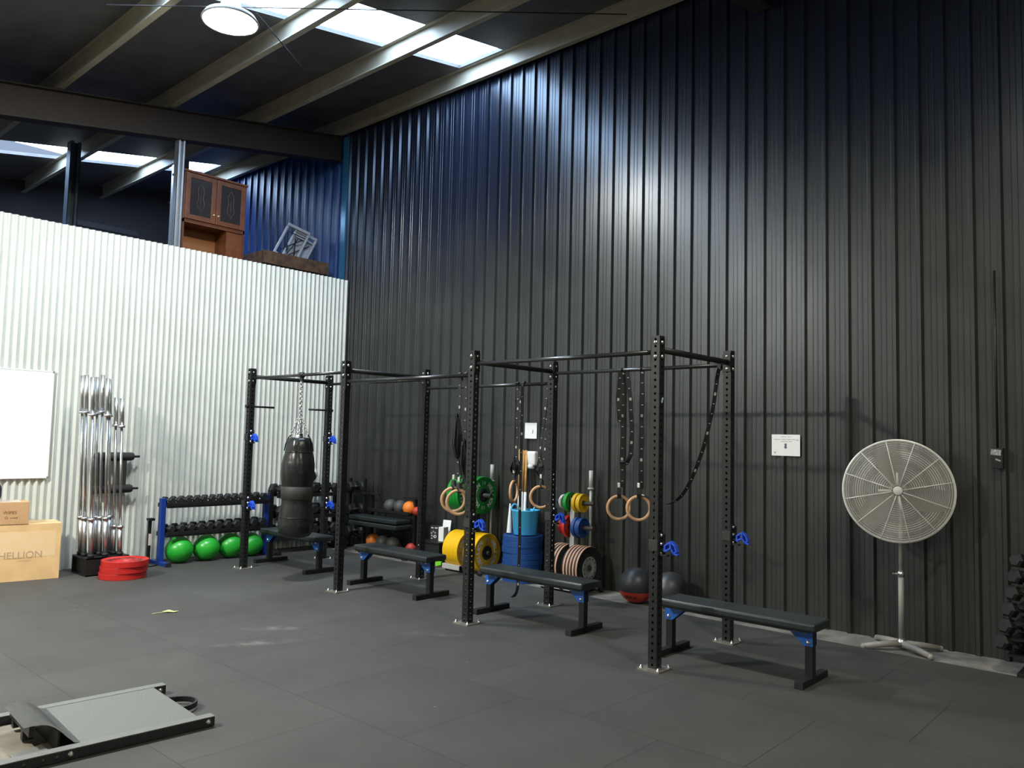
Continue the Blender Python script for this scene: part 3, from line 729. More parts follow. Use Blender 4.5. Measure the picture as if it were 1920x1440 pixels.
for i, x in enumerate((-5.14, -5.182, -5.224, -5.266, -5.308, -5.42, -5.462, -5.504, -5.546)):
    side = 'right' if i < 5 else 'left'; o_ = ['outermost', 'second from the outside', 'middle', 'fourth from the outside', 'innermost'][i] if i < 5 else ['innermost', 'second from the post', 'third from the post', 'outermost'][i-5]
    t = bumper('black bumper plate with tan stripe, %s on the %s low peg' % (o_, side), blackp, .232, .04, (x, T2Y, .25), 'x', group='black plates on the low pegs', hub=greyp)
    bm = BM(); lathe(bm, [(.2325, -.002), (.2345, 0), (.2345, .014), (.232, .018)], 'x', n=48); obj('edge_stripe', bm, tan, t, label='tan edge stripe')
    if i == 0:
        bm = BM(); lathe(bm, [(.03, .0145), (.03, .0185), (.125, .0185), (.128, .0145)], 'x', n=40); d_ = obj('face_disc', bm, greyp, t, label='pale grey steel disc')
        bm = BM()
        for j in range(12):
            a = j*PI/6; lathe(bm, [(.0, .0), (.009, 0), (.009, .0006), (0, .0006)], 'x', (.0186, .103*math.cos(a), .103*math.sin(a)), 12)
        lathe(bm, [(.0, 0), (.028, 0), (.028, .001), (0, .001)], 'x', (.0186, 0, 0), 20)
        obj('hole', bm, inkb, d_)
        bm = BM(); arc_text(bm, 'HELLION', .03, .065, PI/2, 'x', .0192, .0008); arc_text(bm, '20KG', .026, .065, -PI/2, 'x', .0192, .0008); obj('lettering', bm, inkg, d_)
upright_bar('silver bar on end in front of the small red plates', -5.5, 6.83, 1.29)
upright_bar('silver bar on end behind the small yellow and blue plates', -5.27, 7.2, 1.29)

# tub, dowels, cone on the blue stack
t = thing('rubber_tub', 'sky blue rubber tub with two handles on top of the blue plate stack', 'bucket', (-6.07, 7.02, .5205))
bm = BM(); lathe(bm, [(.0, .0), (.125, 0), (.135, .01), (.158, .27), (.164, .275), (.164, .285), (.152, .285), (.13, .02), (0, .015)], n=40); obj('tub_body', bm, bucketm, t)
for a in (R(5), R(185)):
    bm = BM(); c_ = Vector((math.cos(a), math.sin(a), 0)); tt = Vector((-math.sin(a), math.cos(a), 0))
    tube(bm, [c_*.158+tt*.065*math.cos(q*PI/10)+Vector((0, 0, .275+.065*math.sin(q*PI/10))) for q in range(11)], .009, 10); obj('handle', bm, bucketm, t)
for i, (xt, yt, xb) in enumerate(((-6.354, 7.2, -6.17), (-6.29, 7.17, -6.145), (-6.248, 7.2, -6.11), (-6.312, 7.235, -6.135))):
    t = thing('exercise_stick', 'pine dowel with a white lower end, %s of the bunch standing in the tub' % ['leftmost', 'front', 'rightmost', 'rear'][i], 'stick', (xb, 7.02+.015*i, .56), group='sticks in the light blue tub')
    top = Vector((xt+.02, yt, 1.5-.006*i))-Vector((xb, 7.02+.015*i, .56)); mid = top*.47
    bm = BM(); tube(bm, [mid, top], .0145, 12); obj('timber_length', bm, dowel, t)
    bm = BM(); tube(bm, [(0, 0, 0), mid], .017, 12); obj('sleeve', bm, white, t, label='white lower sleeve')
bm = BM(); lathe(bm, [(.0, 0), (.035, 0), (.034, .01), (.008, .34), (0, .345)], n=20); o = obj('marker_cone', bm, white); o.location = (-6.285, 6.99, .5205); tag(o, 'slim white cone beside the tub on the blue plate stack', 'cone')

# ------------------------------------------------------------------ balls
def ball(name, label, c, r, m_, sz=1., group=None, sink=0):
    bm = BM(); sphere(bm, (0, 0, 0), r, sz); o = obj(name, bm, m_); o.location = c; return tag(o, label, 'ball', group)
for i, (y, r_) in enumerate(((4.64, .168), (4.985, .165), (5.32, .163), (5.61, .155))):
    o = ball('exercise_ball', 'green exercise ball, %s from the left under the blue dumbbell rack' % ORD[i], (-9.66+.015*(i % 2), y, r_*.93), r_, greenb, .93, 'green balls under the dumbbell rack')
    for v in o.data.vertices:
        if v.co.z > r_*.8: v.co.z += .012
    bm = BM(); sphere(bm, (r_*.62, -.3*r_, .6*r_), .012, u=12, v=8); obj('valve', bm, greenb, o)
b1 = ball('medicine_ball', 'large dark grey ball with a red panel on the floor by the black wall', (-4.5, 6.95, .167), .178, darkball)
bm = BM()
for i in range(12):
    a0, a1 = R(-150+i*14), R(-150+(i+1)*14)
    for j in range(5):
        e0, e1 = R(-62+j*9), R(-62+(j+1)*9)
        v = [bm.verts.new((.1795*math.cos(e)*math.cos(a), .1795*math.cos(e)*math.sin(a), .1795*math.sin(e))) for a, e in ((a0, e0), (a1, e0), (a1, e1), (a0, e1))]; f = bm.faces.new(v); f.smooth = True
bmesh.ops.remove_doubles(bm, verts=bm.verts, dist=1e-4)
obj('panel', bm, redb, b1, label='red panel with dark lettering')
bm = BM()
for i, ch in enumerate('MAX'):
    a = R(-78+(i-1)*17); e = R(-34); d = Vector((math.cos(e)*math.cos(a), math.cos(e)*math.sin(a), math.sin(e)))
    x_ = Vector((-math.sin(a), math.cos(a), 0)); m2 = Matrix.Identity(4); y_ = d.cross(x_)
    for q in range(3): m2[q][0] = x_[q]; m2[q][1] = y_[q]; m2[q][2] = d[q]; m2[q][3] = d[q]*.181
    text(bm, ch, .06, m2, .001)
obj('lettering', bm, inkb, b1)
ball('medicine_ball', 'large plain dark grey ball behind the nearest upright by the black wall', (-4.13, 6.99, .167), .178, darkball)

# ------------------------------------------------------------------ dumbbells
def dumbbell(label, r, hl, gl, loc, rot, group):
    t = thing('hex_dumbbell', label, 'dumbbell', loc, rot, group)
    bm = BM(); tube(bm, [(-gl/2-.005, 0, 0), (gl/2+.005, 0, 0)], .014, 10); obj('handle', bm, barm, t)
    for s in (-1, 1):
        bm = BM(); lathe(bm, [(0, -hl/2), (r*.72, -hl/2), (r, -hl*.3), (r, hl*.3), (r*.72, hl/2), (0, hl/2)], 'x', (s*(gl/2+hl/2), 0, 0), 6, smooth=False); obj('head', bm, rubber, t)
    return t
def db_row(n, y0, y1, x, z, r0_, r1_, lab, group, gl=.11, tilt=0):
    for i in range(n):
        k_ = i/(n-1); r_ = r0_+(r1_-r0_)*k_; y = y0+(y1-y0)*k_
        dumbbell('black hex dumbbell, %s from the left %s' % (ORD[i], lab), r_, .05+r_*.45, gl, (x+random.uniform(-.006, .006), y, z+r_*.87), (random.uniform(-.1, .1), tilt, random.uniform(-.03, .03)), group)
# blue-ended rack
t = thing('dumbbell_rack', 'low dumbbell rack with blue end posts against the corrugated wall', 'dumbbell rack', (-9.68, 5.10, 0))
for s, nm in ((-1, ''), (1, '')):
    y = s*.70
    bm = BM(); box2(bm, (-.0, y-.03, .04), (.07, y+.03, .8), .004); box2(bm, (-.2, y-.03, 0), (.26, y+.03, .045), .004); e_ = obj('end_frame', bm, bluec, t, label='blue end frame')
    bm = BM(); box2(bm, (.255, y-.032, 0), (.275, y+.032, .048), .003); obj('end_cap', bm, rubber, e_)
for z in (.735, .385):
    bm = BM()
    for x in (-.12, .12):
        box2(bm, (x-.025, -.68, z-.05), (x+.025, .68, z-.0), .003)
    box2(bm, (.13, -.68, z-.03), (.15, .68, z+.012), .003)
    obj('shelf', bm, powder, t)
bm = BM(); box2(bm, (-.17, -.78, 0), (-.14, -.74, .55), .003); box2(bm, (-.19, -.79, .52), (-.1, -.72, .55), .003)
rp = obj('rear_post', bm, powder, t); bm = BM(); box2(bm, (-.139, -.775, .22), (-.135, -.745, .36)); obj('sticker', bm, mat('pale_pink_sticker', (.75, .6, .6), .5), rp)
db_row(13, 4.48, 5.72, -9.67, .738, .042, .05, 'on the upper shelf of the blue rack', 'dumbbells on the upper shelf of the blue rack')
db_row(11, 4.49, 5.71, -9.67, .388, .05, .062, 'on the lower shelf of the blue rack', 'dumbbells on the lower shelf of the blue rack')
# black rack running to the corner
t = thing('dumbbell_rack', 'tall black three-tier dumbbell rack beside the corner', 'dumbbell rack', (-9.68, 6.42, 0))
for s in (-1, 1):
    y = s*.53
    bm = BM(); box2(bm, (-.03, y-.03, .04), (.04, y+.03, .86), .004); box2(bm, (-.22, y-.03, 0), (.28, y+.03, .045), .004); obj('end_frame', bm, powder, t)
for z in (.8, .5, .22):
    bm = BM()
    for x in (-.14, .14): box2(bm, (x-.025, -.51, z-.05), (x+.025, .51, z), .003)
    obj('shelf', bm, powder, t)
for z, r_, w_ in ((.803, .072, 'top'), (.503, .078, 'middle'), (.223, .085, 'bottom')):
    db_row(6, 5.99, 6.86, -9.67, z, r_, r_, 'on the %s tier of the black rack' % w_, 'dumbbells on the %s tier of the black rack' % w_, gl=.12)
ball('medicine_ball', 'black ball resting on the top row of the black dumbbell rack', (-9.66, 6.47, 1.03), .1, rubber)
ball('medicine_ball', 'white ball behind the black one on top of the black dumbbell rack', (-9.83, 6.6, 1.05), .11, white)
# corner rack against the black wall
t = thing('dumbbell_rack', 'narrow black dumbbell rack against the black wall in the corner', 'dumbbell rack', (-9.37, 7.04, 0))
for s in (-1, 1):
    bm = BM(); box2(bm, (s*.17-.015, .05, 0), (s*.17+.015, .09, 1.0), .003); box2(bm, (s*.17-.015, -.05, 0), (s*.17+.015, .14, .04), .003); obj('end_frame', bm, powder, t)
for z in (.82, .5, .2):
    bm = BM(); box2(bm, (-.17, -.1, z-.03), (.17, -.07, z), .002); box2(bm, (-.17, .04, z-.03), (.17, .07, z), .002); obj('shelf', bm, powder, t)
for j, (z, w_) in enumerate(((.823, 'top'), (.503, 'middle'), (.203, 'bottom'))):
    for i in range(2):
        dumbbell('heavy black hex dumbbell, %s one on the %s tier of the corner rack' % (('left', 'right')[i], w_), .078, .09, .12, (-9.455+.17*i, 7.02, z+.068), (0, 0, PI/2), 'dumbbells in the corner rack')

# medicine ball rack with two spare bench pads
t = thing('medicine_ball_rack', 'black rack of grey and orange medicine balls against the black wall', 'ball rack', (-8.53, 7.08, 0))
for s in (-1, 1):
    bm = BM(); box2(bm, (s*.46-.02, -.02, 0), (s*.46+.02, .03, .82), .003); box2(bm, (s*.46-.02, -.2, 0), (s*.46+.02, .12, .04), .003)
    box2(bm, (s*.46-.2, -.05, .79), (s*.46+.2, -.02, .815), .003); obj('end_frame', bm, powder, t)
for z in (.585, .07):
    bm = BM(); box2(bm, (-.44, -.1, z-.02), (.44, -.08, z+.03), .002); box2(bm, (-.44, .08, z-.02), (.44, .1, z+.03), .002); box2(bm, (-.44, -.1, z-.02), (.44, .1, z-.012)); obj('tray', bm, powder, t)
bm = BM()
for x in (-.38, .38): box2(bm, (x-.02, -.3, .36), (x+.02, .0, .39), .003)
obj('arm', bm, powder, t)
for i, (z, y, xo) in enumerate(((.421, 6.88, -.02), (.49, 6.9, -.04))):
    bm = BM(); box(bm, (0, 0, 0), (1.02, .26, .058), bev=.016, seg=3); o = obj('bench_pad', bm, vinyl); o.location = (-8.56+xo, y, z); tag(o, 'loose black bench pad, %s of two lying in front of the medicine balls' % ('lower', 'upper')[i], 'bench pad', 'loose bench pads')
for x, mm, lab in ((-8.56, mball, 'grey medicine ball, left one on the upper tray'), (-8.35, mball, 'grey medicine ball, right one on the upper tray'), (-8.16, orange, 'orange medicine ball on the upper tray'), (-8.01, redb, 'red ball at the right end of the upper tray')):
    r_ = .092 if mm is not redb else .06
    ball('medicine_ball', lab, (x+.0, 7.06, .573+r_), r_, mm, group='balls on the upper tray')
for x, mm, lab in ((-8.9, orange, 'orange medicine ball on the lower tray'), (-8.68, mball, 'grey medicine ball, left one on the lower tray'), (-8.46, mball, 'grey medicine ball, right one on the lower tray'), (-8.1, redb, 'red ball at the right end of the lower tray')):
    r_ = .1 if mm is not redb else .075
    ball('medicine_ball', lab, (x+.0, 7.05, .058+r_), r_, mm, group='balls on the lower tray')

# ------------------------------------------------------------------ clutter beside the first plate tree
t = thing('step_box', 'low black plastic crate beside the yellow plates', 'crate', (-7.62, 7.09, -.012))
bm = BM(); box2(bm, (-.17, -.14, 0), (.17, .14, .28), .01); obj('crate_body', bm, rubber, t)
bm = BM(); box2(bm, (-.18, -.15, .27), (.18, .15, .3), .006); obj('crate_lid', bm, powder, t)
t = thing('product_box', 'upright black carton with white print on the low black crate', 'box', (-7.63, 7.06, .289), (0, 0, R(20)))
bm = BM(); box2(bm, (-.06, -.04, 0), (.06, .04, .19), .002); bx_ = obj('carton', bm, mat('black_carton', (.02, .018, .022), .4), t)
bm = BM()
for x, z, w_, h_ in ((-.03, .165, .03, .012), (.025, .165, .04, .012), (-.035, .03, .02, .008)): box2(bm, (x-w_/2, -.0412, z-h_/2), (x+w_/2, -.0405, z+h_/2))
torus(bm, (.012, -.041, .055), .017, .004, (1, 0, 0), (0, 0, 1))
for a in range(5): torus(bm, (-.012+.03*math.cos(a*1.1+.6), -.041, .085+.032*math.sin(a*1.1+.6)), .008, .002, (1, 0, 0), (0, 0, 1))
obj('print', bm, whitep, bx_)
t = thing('product_box', 'plain white carton behind the black printed carton', 'box', (-7.53, 7.1, .289), (0, 0, R(10)))
bm = BM(); box2(bm, (-.04, -.05, 0), (.04, .05, .18), .002); obj('carton', bm, white, t)
bm = BM(); box(bm, (0, 0, .13), (.13, .006, .26), (R(-8), 0, R(8))); o = obj('paper_card', bm, paper); o.location = (-7.57, 7.19, .287); tag(o, 'tall white card leaning on the black wall above the crate', 'card')
bm = BM(); box(bm, (0, 0, .03), (.13, .09, .06), (0, 0, R(15)), bev=.004); o = obj('small_carton', bm, white); o.location = (-7.83, 7.03, .16); tag(o, 'small white carton seen just past the bench pad end', 'box')
bm = BM(); box(bm, (0, 0, .085), (.16, .16, .17), bev=.006); o = obj('plyometric_block', bm, rubber); o.location = (-7.89, 7.06, -.012); tag(o, 'small black block under the white carton', 'block')
t = thing('bar_clamp', 'lime green clamp lying at the foot of the yellow plates', 'clamp', (-7.42, 6.86, .05), (0, 0, R(20)))
bm = BM(); prism(bm, [(-.08, -.035), (-.07, .03), (.0, .045), (.06, .02), (.1, .02), (.1, -.02), (.04, -.035)], -.02, .02); obj('clamp_body', bm, lime, t)
bm = BM(); lathe(bm, [(0, -.023), (.014, -.023), (.014, .023), (0, .023)], 'y', (-.02, 0, 0), 14); obj('pivot', bm, rubber, t)

# ------------------------------------------------------------------ pedestal fan
fan = thing('pedestal_fan', 'large pedestal fan with white wire cage in front of the black wall', 'fan', (-1.995, 7.0, -.012))
fc = Vector((0, -.06, 1.285))
bm = BM()
for dx, dy in ((-.235, -.19), (-.25, .2), (.235, .2), (.25, -.14)):
    d = Vector((dx, dy, 0)); L = d.length; a = math.atan2(dy, dx)
    tube(bm, [(0, 0, .058), tuple(d*.5+Vector((0, 0, .045))), tuple(d+Vector((0, 0, .026)))], [.028, .026, .022], 12)
    sphere(bm, tuple(d+Vector((0, 0, .024))), .024, u=12, v=8)
obj('base', bm, fanbase, fan)
bm = BM(); lathe(bm, [(0, .04), (.04, .045), (.038, .075), (.024, .095), (0, .1)], n=20); obj('base_collar', bm, chrome, fan)
bm = BM(); tube(bm, [(0, 0, .08), (0, 0, .62)], .022, 14); tube(bm, [(0, 0, .6), (0, 0, 1.2)], .017, 14); pl_ = obj('pole', bm, fanbase, fan)
bm = BM(); tube(bm, [(0, 0, .59), (0, 0, .63)], .027, 14); tube(bm, [(0, -.02, .61), (-.03, -.05, .615)], .006, 8); box(bm, (-.035, -.055, .615), (.03, .01, .014), (0, 0, R(50)), bev=.003); obj('height_knob', bm, chrome, pl_)
cdir = (Vector((0, 0, CAMH))-(Vector((-1.995, 7.0, 0))+fc)).normalized()
zx = Vector((0, 0, 1)).cross(cdir).normalized(); zy = cdir.cross(zx)
mh = Matrix.Identity(4)
for q in range(3): mh[q][0] = zx[q]; mh[q][1] = zy[q]; mh[q][2] = cdir[q]; mh[q][3] = fc[q]
head = bpy.data.objects.new('fan_head', None)
def hobj(name, bm, mm, lab=None):
    bmesh.ops.transform(bm, matrix=mh, verts=bm.verts); return obj(name, bm, mm, fan, lab)
RF = .413
bm = BM(); torus(bm, (0, 0, 0), RF, .008, (1, 0, 0), (0, 1, 0), 72, 8); torus(bm, (0, 0, -.02), RF-.002, .01, (1, 0, 0), (0, 1, 0), 72, 6); hobj('cage_rim', bm, fanm)
def dome(r): return .095*math.sqrt(max(0, 1-(r/RF)**2))
for nm, sgn in (('front_grille', 1), ('rear_grille', -1)):
    bm = BM(); nr = 46 if sgn > 0 else 22
    for i in range(nr):
        r_ = .045+(RF-.05)*i/(nr-1)
        if r_ < RF: torus(bm, (0, 0, sgn*dome(r_)), r_, .00125 if sgn > 0 else .0014, (1, 0, 0), (0, 1, 0), 64, 4)
    ns = 12
    for j in range(ns):
        a = j*2*PI/ns+R(12)
        tube(bm, [(math.cos(a)*r_, math.sin(a)*r_, sgn*(dome(r_)+.003)) for r_ in (.04, .12, .2, .28, .35, .39, RF)], .003, 6)
    hobj(nm, bm, fanm)
bm = BM(); lathe(bm, [(0, .105), (.03, .105), (.036, .1), (.036, .09), (0, .09)], n=24); hobj('badge', bm, mat('pale_badge', (.75, .74, .7), .4))
bm = BM(); lathe(bm, [(0, .05), (.05, .05), (.055, .0), (.055, -.04), (0, -.05)], n=24); hobj('rotor_hub', bm, fanb)
for j in range(3):
    a = R(95)+j*2*PI/3; bm = BM(); v0 = []
    nseg = 8
    for i in range(nseg+1):
        r_ = .05+.32*i/nseg; wd_ = .07+.11*math.sin(min(1, i/nseg*1.1)*PI*.75); tw = .45-.2*i/nseg
        row = []
        for s in (-.5, -.17, .17, .5):
            ang = a+s*wd_/max(r_, .12)*1.15+.25*(i/nseg); row.append(bm.verts.new((r_*math.cos(ang), r_*math.sin(ang), s*wd_*tw+.004)))
        v0.append(row)
    for i in range(nseg):
        for q in range(3): f = bm.faces.new((v0[i][q], v0[i][q+1], v0[i+1][q+1], v0[i+1][q])); f.smooth = True
    bmesh.ops.solidify(bm, geom=bm.faces[:], thickness=.003); hobj('fan_blade', bm, fanb)
for a in (92, 181, -82):  # three pale short bars radiating from the rotor hub, not lined up with the blades
    a = R(a); bm = BM(); tube(bm, [(math.cos(a)*.045, math.sin(a)*.045, .06), (math.cos(a)*.145, math.sin(a)*.145, .05)], .009, 8); hobj('hub_bar', bm, fanm)
bm = BM(); lathe(bm, [(0, -.09), (.06, -.09), (.07, -.1), (.07, -.2), (.05, -.22), (0, -.22)], n=24); box(bm, (0, -.08, -.12), (.04, .1, .04), bev=.005); hobj('motor', bm, fanbase)

# ------------------------------------------------------------------ things on the black wall
def sign(x0, x1, z0, z1, label, deco):
    t = thing('paper_sign', label, 'sign', ((x0+x1)/2, 7.266, (z0+z1)/2)); w_, h_ = x1-x0, z1-z0
    bm = BM(); box(bm, (0, 0, 0), (w_, .004, h_), bev=.0015); p_ = obj('sheet', bm, paper, t)
    deco(t, w_, h_); return t
def deco1(t, w, h):
    rng = random.Random(4); bm = BM()
    def words(zc, xs, hh):
        for a, b in xs:
            x = a
            while x < b:
                l = rng.uniform(.004, .008); box2(bm, (x, -.0028, zc-hh*rng.uniform(.3, .5)), (min(x+l, b), -.0022, zc+hh*rng.uniform(.3, .5))); x += l+.0025
    words(.079, [(-.05, .008), (.02, .05)], .008); words(.054, [(-.115, -.048), (-.035, .012), (.018, .05), (.056, .095)], .009)
    words(.034, [(-.05, .018), (.03, .06)], .008)
    words(.05, [(.103, .12)], .013)
    obj('small_print', bm, inkg, t, label='faint grey lines of print')
    bm = BM(); prism(bm, [(-.011, .016), (.009, .016), (.009, -.018), (.018, -.018), (-.001, -.035), (-.019, -.018), (-.011, -.018)], -.0032, -.0022); obj('arrow', bm, inkp, t, label='grey arrow pointing down')
    bm = BM(); prism(bm, [(-.118, -.062), (-.108, -.062), (-.103, -.068), (-.098, -.062), (-.09, -.062), (-.103, -.082)], -.0032, -.0022); obj('emblem', bm, inkg, t)
sign(-3.206, -2.933, 1.522, 1.722, 'white sign with a small down arrow on the black wall left of the fan', deco1)
def deco2(t, w, h):
    bm = BM(); box2(bm, (.03, -.0032, -.03), (.038, -.0022, .01)); box2(bm, (.022, -.0032, -.03), (.034, -.0022, -.024)); obj('arrow', bm, inkb, t)
sign(-6.32, -6.13, 1.63, 1.82, 'white sheet on the black wall above the paper dispenser', deco2)
t = thing('paper_dispenser', 'rounded white paper dispenser on the black wall beside the pine dowels', 'dispenser', (-6.165, 7.25, 1.29))
bm = BM(); box2(bm, (-.075, -.06, .02), (.075, .015, .19), .02); obj('cover', bm, white, t)
bm = BM(); lathe(bm, [(0, -.05), (.03, -.05), (.03, .05), (0, .05)], 'x', (-.01, -.04, .01), 18); obj('paper_roll', bm, paper, t)
t = thing('switch_box', 'black switch box with foil tape on the black wall right of the fan', 'electrical box', (-1.34, 7.24, 1.56))
bm = BM(); box2(bm, (-.042, -.03, -.08), (.042, .025, .08), .004); obj('enclosure', bm, powder, t)
bm = BM(); box(bm, (-.005, -.033, .045), (.07, .004, .045), (0, .1, 0)); box(bm, (.008, -.034, -.015), (.04, .004, .012), (0, .35, 0)); obj('foil_tape', bm, mat('crumpled_foil', (.35, .35, .37), .35, metal=.7, bump=1, bscale=80), t)
bm = BM(); tube(bm, [(.0, 0, .08), (.0, 0, 1.5)], .009, 10); obj('conduit', bm, powder, t)
# nails / screws in the black wall
# ------------------------------------------------------------------ dumbbell tower at the right edge
t = thing('dumbbell_tower', 'black leaning dumbbell tower cut off by the right edge', 'dumbbell rack', (-1.0, 6.93, -.012))
bm = BM(); box(bm, (-.02, 0, .52), (.05, .05, 1.05), (0, R(6), 0), bev=.003); box(bm, (.25, 0, .52), (.05, .05, 1.05), (0, R(-6), 0), bev=.003); obj('post', bm, powder, t)
bm = BM(); box2(bm, (-.16, -.16, 0), (-.09, .16, .04), .003); box2(bm, (.3, -.16, 0), (.36, .16, .04), .003); box2(bm, (-.12, -.02, 0), (.34, .02, .03)); obj('base', bm, powder, t)
for s in (-1, 1):
    for k_, (x, z) in enumerate(((-1.12, .8), (-1.135, .68), (-1.155, .56), (-1.178, .44), (-1.2, .318), (-1.225, .2))):
        xx = x+.02 if s < 0 else -1.77-x-.0
        if s > 0: xx = -.77-(x+1.12)
        if s < 0:
            bm = BM(); box2(bm, (xx+1.0-.02, -.12, z-.058), (xx+1.1, .12, z-.045)); obj('cradle', bm, powder, t)
            dumbbell('black hex dumbbell, %s from the bottom of the tower at the right edge' % ORD[5-k_], .056+.001*k_, .085, .1, (xx, 6.9, z+.012), (0, R(8), R(62)), 'dumbbells on the tower at the right edge')

# ------------------------------------------------------------------ barbells in the holder at the corrugated wall
t = thing('barbell_holder', 'black steel barbell holder block on the floor at the corrugated wall', 'barbell holder', (-9.52, 3.68, 0))
bm = BM(); box2(bm, (-.24, -.23, 0), (.175, .23, .012)); box2(bm, (-.24, -.23, .18), (.175, .23, .2), .003)
for x in (-.235, .17): box2(bm, (x-.005, -.23, 0), (x+.005, .23, .2))
box2(bm, (-.24, .22, 0), (.175, .23, .2)); box2(bm, (-.22, -.2, .0), (.165, -.19, .19))
obj('block', bm, powder, t)
spots = [(-9.70, 3.512, 150, 2.23, 0, 0), (-9.555, 3.503, 158, 2.23, 0, 0), (-9.395, 3.512, 170, 2.2, 0, 0), (-9.65, 3.655, 179, 2.22, 0, 0), (-9.54, 3.66, 186, 2.24, .0, .01), (-9.42, 3.673, 197, 2.2, 0, .01), (-9.6, 3.79, 204, 2.2, 0, -.02),
         (-9.488, 3.79, 212, 1.99, .01, .03), (-9.4, 3.824, 224, 1.98, 0, .03)]
names = ['leftmost at the wall', 'middle of the left row', 'front left corner', 'at the wall in the middle row', 'in the centre', 'front of the middle row', 'at the wall in the right row', 'shorter one, left of the two', 'shorter one, rightmost']
col_me = []
for i, (x, y, _, zt, dx, dy) in enumerate(spots):
    t = thing('barbell', 'steel barbell on end in the holder, %s' % names[i], 'barbell', (x, y, .2), group='barbells standing in the holder')
    H_ = zt-.2; sl = .42 if i < 7 else .32; d = Vector((dx, dy-(.09 if i < 7 else .1), H_))
    bm = BM(); tube(bm, [d*(sl/H_*.9), d*(1-sl/H_)], .0145, 12); obj('shaft', bm, barm, t)
    for a, b, c in ((0.0, sl, sl), (H_-sl, H_, H_-sl)):
        bm = BM(); tube(bm, [d*(a/H_), d*(b/H_)], .025, 16); s2 = obj('sleeve', bm, chrome, t)
        bm = BM(); tube(bm, [d*((c-.014)/H_), d*((c+.014)/H_)], .038, 18); obj('collar', bm, chrome, s2)
    bm = BM(); lathe(bm, [(.025, -.0), (.034, -.0), (.034, .035), (.026, .035)], n=16); obj('socket', bm, rubber, t)
# roller attachment on the wall
t = thing('foam_roller_mount', 'black padded roller attachment fixed to the corrugated wall behind the barbells', 'gym attachment', (-9.9, 3.9, 1.1))
for y in (-.15, .09):
    bm = BM(); box2(bm, (-.08, y-.055, -.2), (.03, y+.055, .17), .012); obj('pad', bm, foam, t)
for z in (.2, -.185):
    bm = BM(); lathe(bm, [(0, -.22), (.04, -.22), (.05, -.2), (.052, 0), (.05, .2), (.04, .225), (.015, .235), (.013, .3), (0, .3)], 'y', (-.0, 0, z), 20); obj('roller', bm, foam, t)

# ------------------------------------------------------------------ whiteboard, plyo box, carton, bag
t = thing('whiteboard', 'blank whiteboard on the corrugated wall at the left edge', 'whiteboard', (-9.975, 2.31, 1.663))
bm = BM(); box2(bm, (-.01, -.9, -.6), (.006, .9, .6)); obj('board', bm, mat('whiteboard_enamel', (.86, .88, .87), .25), t)
bm = BM()
for a, b in (((-.012, -.905, -.61), (.01, .905, -.597)), ((-.012, -.905, .597), (.01, .905, .61)), ((-.012, .893, -.61), (.01, .905, .61)), ((-.012, -.905, -.61), (.01, -.893, .61))): box2(bm, a, b, .002)
fr_ = obj('frame', bm, white, t)
for z in (-.6, .6):
    bm = BM(); box(bm, (0, .9, z), (.028, .024, .024), bev=.005); obj('corner_cap', bm, mat('grey_cap', (.2, .2, .2), .5), fr_)
pb = thing('plyometric_box', 'large plywood jump box with faded lettering on the floor at the left edge', 'jump box', (-9.456, 3.219, 0), (0, 0, R(-9)))
bm = BM(); box2(bm, (-.4, -.75, 0), (0, 0, .597), .003); obj('box_body', bm, ply, pb)
bm = BM()
for a in (.0,): box2(bm, (.0, -.62, .25), (.0008, -.05, .52))
obj('worn_patch', bm, plywear, pb, label='paler rubbed area')
YZ = Matrix(((0, 0, 1, 0), (1, 0, 0, 0), (0, 1, 0, 0), (0, 0, 0, 1)))
bm = BM(); text(bm, 'HELLION', .1, Matrix.Translation((.002, -.37, .27)) @ YZ, .001); text(bm, 'F I T N E S S', .022, Matrix.Translation((.002, -.33, .21)) @ YZ)
obj('lettering', bm, mat('faded_brown_print', (.44, .3, .17), .7), pb, label='faded brown lettering')
cb_ = thing('cardboard_box', 'brown cardboard carton marked WIPES on top of the jump box', 'box', (-9.5, 2.905, .598), (0, 0, R(-9)))
bm = BM(); box2(bm, (-.3, -.42, 0), (0, 0, .235), .003); obj('carton', bm, card, cb_)
bm = BM(); text(bm, 'WIPES', .045, Matrix.Translation((.0015, -.175, .125)) @ YZ); text(bm, 'O', .035, Matrix.Translation((.0015, -.205, .072)) @ YZ)
for i in range(4): box2(bm, (.001, -.17+i*.018, .066), (.0015, -.158+i*.018, .074))
obj('lettering', bm, mat('dark_brown_print', (.14, .07, .03), .7), cb_)
bm = BM(); box2(bm, (-.3, -.4, .2355), (-.02, -.07, .2365)); obj('tape', bm, mat('pale_packing_tape', (.62, .5, .42), .3), cb_)
t = thing('sports_bag', 'black bag standing on the cardboard carton, cut off by the left edge', 'bag', (-9.67, 2.46, .836))
bm = BM(); box(bm, (0, 0, .1), (.2, .42, .2), bev=.06, seg=4)
for f in bm.faces: f.smooth = True
obj('bag_body', bm, mat('dark_bag_cloth', (.02, .016, .018), .6, bump=.6, bscale=20), t)
bm = BM(); tube(bm, [(.09, -.08+.16*math.cos(a*PI/8)*.5, .13+.07*math.sin(a*PI/8)) for a in range(9)], .008, 8); obj('handle', bm, strapm, t)

# cable on the floor at the rack foot
bm = BM(); tube(bm, smooth([Vector(p) for p in ((-9.75, 4.02, .009), (-9.72, 4.12, .009), (-9.6, 4.18, .009), (-9.55, 4.27, .009), (-9.62, 4.36, .009))]), .008, 8); tag(obj('cable', bm, rubber), 'black cable on the floor between the red plates and the blue rack', 'cable')

# ------------------------------------------------------------------ sled / ramp in the foreground
sd = thing('push_sled', 'grey steel sled with a ribbed deck lying on the mats at the lower left', 'sled', (-4.2, 2.27, 0), (0, 0, R(-4.2)))
